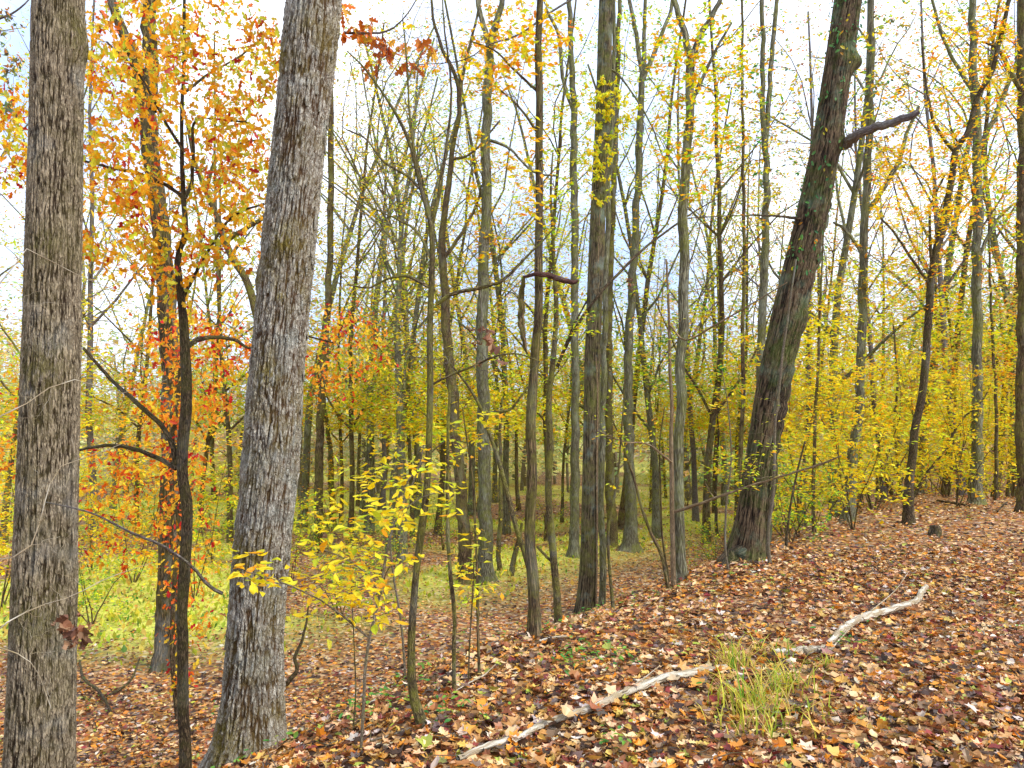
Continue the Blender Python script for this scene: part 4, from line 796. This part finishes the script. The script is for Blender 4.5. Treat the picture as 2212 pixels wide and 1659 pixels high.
lying('fallen_branch', 'dark crooked fallen branch on the grass right of the thick left trunk', [(172, 1434, 5), (180, 1474, 7), (215, 1504, 8), (240, 1549, 6)], B_DK, 7, side_twigs=[[(225, 1515, .02, 0), (280, 1484, .018, .05), (300, 1450, .012, .15)]])
tr = Tree('snag', 'dark hooked dead branch standing out of the slope right of the shaggy trunk', 'dead branch', G(614, 1482).tolist()); yb = float(tr.base[1])
tr.limb([P(614, 1482, yb), P(640, 1449, yb), P(637, 1419, yb), P(650, 1389, yb), P(662, 1345, yb), P(668, 1290, yb)], [.035, .03, .026, .022, .016, .008], B_DK, sides=8); tr.finish()
# rotten stump on the crest
A_ = Acc(); g = G(2020, 1158); ring = [];
for k in range(5):
    ring.append([*(g + (0, 0, -.05 + .055 * k)), .12 - .012 * k])
ring = np.array(ring); tube(A_, ring[:, :3], ring[:, 3], 14, .35); o_ = link('tree_stump', A_.mesh('tree_stump', g.tolist()), B_DK, loc=g.tolist()); tag(o_, 'small dark rotten stump on the leaf-covered bank, upper right', 'stump')

dr = Acc(); DR = []
for pl in ([(1060, 1634), (1177, 1586), (1347, 1519), (1500, 1472), (1570, 1461)], [(1672, 1428), (1760, 1424), (1820, 1382), (1900, 1346), (1970, 1322)]):
    for _ in range(60):
        k = random.randrange(len(pl) - 1); f = random.random(); p = G(pl[k][0] * (1 - f) + pl[k + 1][0] * f, pl[k][1] * (1 - f) + pl[k + 1][1] * f)
        side_ = random.choice((-1, 1, 1)) * random.uniform(.03, .10); DR.append([p[0] + side_ * .3, p[1] - abs(side_) if random.random() < .7 else p[1] + .07, 0])
DR = np.array(DR); DR[:, 2] = H(DR[:, 0], DR[:, 1]) + R.uniform(.03, .075, len(DR)); d, nr = orient('lit', len(DR)); nr[:, 1] -= .35
leaves(dr, DR, R.uniform(.05, .10, len(DR)), d, nr, MAPLE, pick(LIT, len(DR), .3), .8)
n = 900; x, y = scatter(n, 3, 16, 1.2); z = H(x, y); st_ = Acc()
for k in range(n):
    a_ = random.uniform(0, 6.28); L_ = random.uniform(.05, .28); p = np.array([x[k], y[k], z[k] + random.uniform(.03, .05)]); v_ = np.array([math.cos(a_), math.sin(a_), random.uniform(-.05, .18)]) * L_
    tube(st_, [p, p + v_ * .5 + (0, 0, random.uniform(-.01, .012)), p + v_], [.003, .0028, .0018], 3, cap=False)
o_ = link('stick_litter', st_.mesh('stick_litter'), B_TW); tag(o_, 'bits of broken twig scattered through the fallen leaves', 'twig litter', kind='stuff')
o_ = link('drifted_leaves', dr.mesh('drifted_leaves', smooth_=False), L_LIT); tag(o_, 'fallen leaves drifted against the pale fallen branches', 'leaf litter', kind='stuff')
# grass tufts
def grass(acc, c_, n, hgt, spread, pal, bend=.85):
    for _ in range(n):
        a_ = random.uniform(0, 6.283); b0 = np.array([c_[0] + random.gauss(0, spread), c_[1] + random.gauss(0, spread), 0]); b0[2] = h1(b0[0], b0[1])
        hh = hgt * random.uniform(.5, 1.15); out_ = np.array([math.cos(a_), math.sin(a_), 0]) * hh * bend * random.uniform(.3, 1.3); w_ = random.uniform(.003, .0055)
        sd_ = np.array([-math.sin(a_), math.cos(a_), 0]) * w_
        V = []
        for f in (0, .35, .65, .85, 1):
            p = b0 + out_ * f ** 2 + np.array([0, 0, hh * (f - .35 * f ** 3)]); ww = 1 - f ** 2 * .9; V += [p - sd_ * ww, p + sd_ * ww]
        acc.add(V, [(2 * k, 2 * k + 1, 2 * k + 3, 2 * k + 2) for k in range(4)], col=np.repeat(pick(pal, 1), len(V), 0))
GP = [(.42, .5, .04, 4), (.75, .66, .08, 3), (.66, .46, .14, 3), (.2, .38, .03, 1.5)]
for nm, lb, spots in (('grass_tuft', 'tall arching yellow-green grass tuft growing through the leaves beside the pale fallen branch', [(1610, 1545, 100, .36, .09), (1588, 1450, 65, .32, .06), (1700, 1500, 65, .3, .07), (1650, 1590, 60, .25, .11), (1670, 1430, 30, .22, .07), (1730, 1560, 25, .2, .1)]),
                      ('grass_tuft', 'small thin grass sprig right of the large tuft', [(1790, 1450, 22, .16, .03)]), ('grass_tuft', 'tiny grass sprig on the leaves in the right half of the bank', [(2040, 1290, 16, .14, .03)])):
    A_ = Acc()
    for x_, y_, n_, hg, sp in spots: grass(A_, G(x_, y_), n_, hg, sp, GP)
    g = G(spots[0][0], spots[0][1]); o_ = link(nm, None, loc=g.tolist()); tag(o_, lb, 'grass'); tag(link('blades', A_.mesh('blades', g.tolist(), False), L_ALL, o_), kind='stuff')
def weed(label, x_, y_, n_, sp, size=.04):
    g = G(x_, y_); A_ = Acc(); px_ = g[0] + R.normal(size=n_) * sp; py_ = g[1] + R.normal(size=n_) * sp
    pos = np.stack([px_, py_, H(px_, py_) + .03 + R.random(n_) * .08], 1); d, nr = orient('flat', n_)
    leaves(A_, pos, R.uniform(size * .6, size * 1.3, n_), d, nr, ELL, pick(GRN, n_))
    for k in range(0, n_, 4): tube(St, [pos[k] - (0, 0, .1), pos[k]], [.0015, .001], 3, cap=False)
    o_ = link('weed', None, loc=g.tolist()); tag(o_, label, 'weed'); tag(link('foliage', A_.mesh('foliage', g.tolist(), False), L_ALL, o_), kind='stuff'); return o_, g
for lb, x_, y_, n_, sp in (('low green leafy weed patch below the dark ridged trunk', 1290, 1425, 90, .16), ('smaller green weed left of the weed patch on the bank', 1225, 1440, 50, .09), ('green sprig by the bottom edge beside the pale branch', 1330, 1632, 22, .06),
                          ('green weed at the foot of the crooked sapling', 960, 1560, 30, .1), ('green weed under the near yellow sapling', 845, 1530, 60, .2), ('green sprig at the elbow of the crooked branch', 1835, 1405, 26, .05)):
    St = Acc(); o_, g = weed(lb, x_, y_, n_, sp); tag(link('stems', St.mesh('stems', g.tolist()), B_TW, o_), kind='stuff')

# ------------------------------------------------------------------ background: shared trees
def wander(p0, L, r0, n, dirv, wd, r1f=.25):
    p = np.array(p0, float); d = np.array(dirv, float); pts = [p.copy()]
    for _ in range(n - 1):
        d = d + R.normal(size=3) * wd; d /= np.linalg.norm(d); p = p + d * L / (n - 1); pts.append(p.copy())
    return np.array(pts), np.linspace(r0, r0 * r1f, n)
def proto(seed, hgt, r, pal, leafn, lsz, crown0=.25, tdens=560):
    global R; R = np.random.default_rng(seed); random.seed(seed)
    tk_, tw_, lf_ = Acc(), Acc(), Acc()
    pts, rad = wander((0, 0, -.3), hgt, r * .72, 14, (0, 0, 1), .05); rad[0] *= 1.5
    tube(tk_, pts, rad, 9, .1)
    tr = type('o', (), {})(); T = Tree.__new__(Tree); T.anch = []; T.arad = []; T.tw = tw_; T.lf = lf_
    T.anchors(pts[3:], rad[3:])
    for _ in range(10):
        i_ = R.integers(3, 12); a_ = R.uniform(0, 6.28); p2, r2 = wander(pts[i_], hgt * R.uniform(.15, .32), rad[i_] * .55, 6, (math.cos(a_) * .7, math.sin(a_) * .7, .9), .16)
        tube(tk_, p2, r2, 6); T.anchors(p2, r2)
    z = hgt * (crown0 + (1 - crown0) * R.random(tdens) ** 1.5); rr = R.uniform(.5, 3.4, tdens) * (1.1 - .5 * z / hgt); a_ = R.uniform(0, 6.28, tdens)
    e = T.twigs(np.stack([np.cos(a_) * rr, np.sin(a_) * rr, z], 1), 1.7, .02, 4)
    lowe = [x_ for x_ in e if x_[-1][2] < hgt * .42]; hie = [x_ for x_ in e if x_[-1][2] >= hgt * .42]
    T.foliage(lowe, leafn * 1.9, pal, lsz * 1.12, 'flat', DIA, .1, .35); T.foliage(hie, max(4, leafn * 1.2), pal, lsz * .85, 'flat', DIA, .2, .3)
    ms = [tk_.mesh('background_trunk'), tw_.mesh('background_twigs'), lf_.mesh('background_foliage', smooth_=False)]
    ms[2].materials.append(L_ALL); return ms
TAN = [(.62, .42, .16, 3), (.5, .3, .1, 2), (.8, .6, .2, 2), (.5, .6, .12, 2)]
PB = [proto(101, 19, .17, YGR + GRN[:1], 5, .16), proto(102, 21, .2, YEL + YGR + TAN, 4, .15, .22), proto(103, 17, .13, YGR + MIX, 6, .15), proto(104, 20, .22, YGR + TAN, 3, .15, .3), proto(105, 15, .11, YEL + YGR, 8, .15), proto(106, 18, .16, ORG + TAN, 4, .15, .2)]
WORDS = ['olive-leafed', 'yellow-leafed', 'thin mixed-leafed', 'sparse grey', 'low bushy yellow', 'orange-tinged']
BM = [B_BR, B_GR, B_BR, B_GR, B_MS, B_PUR]
random.seed(5)
bgx = [(15, 24), (60, 33), (215, 27), (250, 38), (300, 30), (440, 31), (470, 44), (505, 26), (655, 30), (740, 32), (758, 26), (775, 40), (800, 29), (822, 36), (846, 24), (872, 22), (905, 34), (945, 28), (1020, 36), (1095, 29), (1122, 38), (1180, 27), (1212, 33), (1262, 40),
       (1338, 30), (1402, 36), (1415, 27), (1436, 45), (1500, 33), (1522, 26), (1562, 40), (1585, 30), (1655, 36), (1725, 27), (1745, 38), (1795, 24), (1815, 34), (1848, 29), (1905, 25), (1935, 36), (2030, 27), (2048, 38), (2072, 24), (2085, 45), (2135, 28), (2165, 35), (2190, 25), (2240, 22), (-60, 26), (2300, 27), (1000, 23), (895, 27), (960, 40), (830, 33), (1070, 42), (785, 35), (1150, 44), (1290, 35), (1460, 38), (1540, 36), (1625, 30), (1890, 34), (1980, 30), (385, 40), (560, 34), (130, 36)]
cnt = {}
ORD = ['', 'second ', 'third ', 'fourth ', 'fifth ', 'sixth ', 'seventh ']
for px_, Y_ in bgx:
    vi = random.randrange(6); ms = PB[vi]; p = P(px_, 900, Y_); x_ = p[0]; z_ = h1(x_, Y_)
    near = min(HERO, key=lambda h_: abs(h_[0] - px_)); side = 'left' if px_ < near[0] else 'right'
    key = (WORDS[vi], side, near[1]); c_ = cnt.get(key, 0); cnt[key] = c_ + 1
    rt = bpy.data.objects.new('background_tree', None); COL.objects.link(rt); rt.location = (x_, Y_, z_); rt.rotation_euler = (random.uniform(-.03, .03), random.uniform(-.05, .05), random.uniform(0, 6.28)); s_ = random.uniform(.8, 1.15); rt.scale = (s_, s_, s_)
    dep = 'far' if Y_ > 30 else 'distant'
    tag(rt, '%s%s %s tree just %s of %s' % (ORD[c_], WORDS[vi], 'farther' if Y_ > 30 else 'background', side, near[1]), 'tree', 'trees standing on the plain behind the bank')
    for nm, me, mt in zip(('trunk', 'twigs', 'foliage'), ms, (BM[vi], B_TW, None)):
        ob = bpy.data.objects.new(nm, me); COL.objects.link(ob); ob.parent = rt
        if mt and not me.materials: me.materials.append(mt)
        if nm != 'trunk': ob['kind'] = 'stuff'
# understory shrubs with yellow leaves
def shrub_proto(seed, hgt, pal, n_t, per, lsz, wid):
    global R; R = np.random.default_rng(seed); random.seed(seed)
    st_, tw_, lf_ = Acc(), Acc(), Acc(); T = Tree.__new__(Tree); T.anch = []; T.arad = []; T.tw = tw_; T.lf = lf_
    for k in range(4):
        a_ = R.uniform(0, 6.28); pts, rad = wander((0, 0, -.1), hgt * R.uniform(.7, 1), .016, 9, (math.cos(a_) * .3, math.sin(a_) * .3, 1), .12); tube(st_, pts, rad, 6); T.anchors(pts[1:], rad[1:])
    a_ = R.uniform(0, 6.28, n_t); rr = R.uniform(.1, wid, n_t); z = hgt * R.uniform(.12, 1, n_t)
    e = T.twigs(np.stack([np.cos(a_) * rr, np.sin(a_) * rr, z], 1), 1, .008, 4); T.foliage(e, per, pal, lsz, 'flat', DIA, .1, .12)
    ms = [st_.mesh('shrub_stems'), tw_.mesh('shrub_twigs'), lf_.mesh('shrub_foliage', smooth_=False)]; ms[0].materials.append(B_BR); ms[1].materials.append(B_TW); ms[2].materials.append(L_ALL); return ms
SB = [shrub_proto(201, 3.8, YEL, 230, 9, .12, 1.7), shrub_proto(202, 3.0, YGR, 180, 9, .115, 1.5), shrub_proto(203, 5.2, YEL + YGR[:1], 300, 8, .12, 1.9), shrub_proto(204, 1.5, GRN + YGR, 110, 12, .07, 1.1), shrub_proto(205, 4.0, ORG + YEL, 200, 8, .12, 1.6)]
SW = ['yellow', 'yellow-green', 'tall yellow', 'low green', 'orange-yellow']
random.seed(9)
shr = [(1720, 14, 0), (1790, 17, 2), (1835, 13.5, 0), (1880, 18, 2), (1925, 20, 0), (1975, 22, 2), (2040, 21, 2), (2085, 24, 0), (2130, 26, 2), (2180, 23, 0), (2215, 21, 2), (1755, 22, 1), (1860, 25, 2), (2010, 28, 4), (2110, 31, 2), (1690, 19, 1), (1700, 12.3, 3), (2060, 18, 0),
       (1640, 24, 1), (1530, 20, 3), (1410, 34, 1), (1180, 30, 3), (960, 24, 3), (830, 19, 3), (745, 15, 3), (690, 24, 3), (640, 19, 1), (470, 22, 1), (430, 17, 4), (300, 19, 4), (250, 25, 3), (215, 15, 3), (210, 20, 0), (20, 16, 0), (-20, 20, 4), (30, 26, 1),
       (870, 34, 2), (720, 29, 4), (1030, 38, 0), (1480, 40, 2), (350, 30, 1), (150, 28, 2), (520, 28, 1), (1800, 30, 2), (1940, 32, 2)]
for px_, Y_, vi in shr:
    p = P(px_, 900, Y_); near = min(HERO, key=lambda h_: abs(h_[0] - px_)); side = 'left' if px_ < near[0] else 'right'
    key = ('s', SW[vi], side, near[1]); c_ = cnt.get(key, 0); cnt[key] = c_ + 1
    rt = bpy.data.objects.new('leafy_shrub', None); COL.objects.link(rt); rt.location = (p[0], Y_, h1(p[0], Y_)); s_ = random.uniform(.8, 1.2); rt.scale = (s_, s_, s_); rt.rotation_euler = (0, 0, random.uniform(0, 6.28))
    tag(rt, '%s%s shrub %s, just %s of %s' % (ORD[c_], SW[vi], 'far off' if Y_ > 22 else 'low', side, near[1]), 'shrub', 'shrubs of the understory')
    for nm, me in zip(('stems', 'twigs', 'foliage'), SB[vi]):
        ob = bpy.data.objects.new(nm, me); COL.objects.link(ob); ob.parent = rt
        if nm != 'stems': ob['kind'] = 'stuff'
R = np.random.default_rng(77); random.seed(77)
# far wood: one mass
fw_w, fw_l = Acc(), Acc()
FP = [(.7, .55, .36, 2), (.85, .8, .5, 1.5), (.72, .72, .28, 3), (.8, .64, .2, 3), (.55, .64, .26, 3), (.78, .48, .2, 1.5), (.4, .5, .2, 1)]  # far leaves: the pale overcast look of distance is put into their colours
for k in range(230):
    Y_ = random.uniform(42, 110); x_ = random.uniform(-.8, .8) * Y_; z_ = h1(x_, Y_); hg = random.uniform(9, 17) * (1 if random.random() > .4 else .5)
    pts, rad = wander((x_, Y_, z_ - .3), hg, random.uniform(.1, .25), 7, (0, 0, 1), .06); tube(fw_w, pts, rad, 5, cap=False)
    for _ in range(16):
        i_ = random.randint(1, 6); a_ = random.uniform(0, 6.28); p2, r2 = wander(pts[i_], hg * random.uniform(.1, .28), rad[i_] * .45, 4, (math.cos(a_), math.sin(a_), .9), .2, .3); tube(fw_w, p2, r2, 3, cap=False)
    n_ = 900 if k % 3 else 260; pos = np.stack([x_ + R.normal(size=n_) * 2.1, Y_ + R.normal(size=n_) * 2.1, z_ + hg * (.14 + .84 * R.random(n_) ** 1.25)], 1)
    d, nr = orient('flat', n_); base_c = pick(FP, 1, .2)[0]; col = np.clip(base_c * R.uniform(.75, 1.25, (n_, 1)) * R.uniform(.9, 1.1, (n_, 3)), 0, 1)
    leaves(fw_l, pos, R.uniform(.3, .62, n_) * (.8 + Y_ / 180), d, nr, DIA, col)
o_ = link('distant_woods', fw_l.mesh('distant_woods', smooth_=False), L_ALL); tag(o_, 'pale yellow-green mass of distant woodland beyond the plain', 'woods', kind='stuff')
o2 = link('branches', fw_w.mesh('distant_branches'), B_TW, o_); o2['kind'] = 'stuff'
# weeds and grass on the plain
gw = Acc(); n = 36000; x, y = scatter(n, 9, 45, 1.4); mk = meadow(x, y) > R.random(n) * 1.1 + .05; x, y = x[mk], y[mk]; n = len(x)
d = unit(n) * .5; d[:, 2] = R.uniform(.3, 1, n)
leaves(gw, np.stack([x, y, H(x, y)], 1), R.uniform(.07, .19, n), d, unit(n), DIA, pick([(.42, .5, .04, 3), (.68, .66, .06, 3), (.15, .3, .04, 1), (.7, .5, .1, 2.4)], n))
n = 5000; x, y = scatter(n, 4.5, 16, 1.2); s_, l_ = SL(x, y); mk = (fbm(x * 1.1, y * 1.1, 3, 21) > .52) & ((s_ > .4) | (R.random(n) < .12)); x, y = x[mk], y[mk]; n = len(x)
d, nr = orient('flat', n); leaves(gw, np.stack([x, y, H(x, y) + .03 + R.random(n) * .08], 1), R.uniform(.025, .06, n), d, nr, ELL, pick(GRN, n))
o_ = link('ground_cover', gw.mesh('ground_cover', smooth_=False), L_ALL); tag(o_, 'bright yellow-green grass and weeds on the plain below the bank', 'ground cover', kind='stuff')
print('TRIS', sum(len(m_.loops) - 2 * len(m_.polygons) for m_ in bpy.data.meshes))
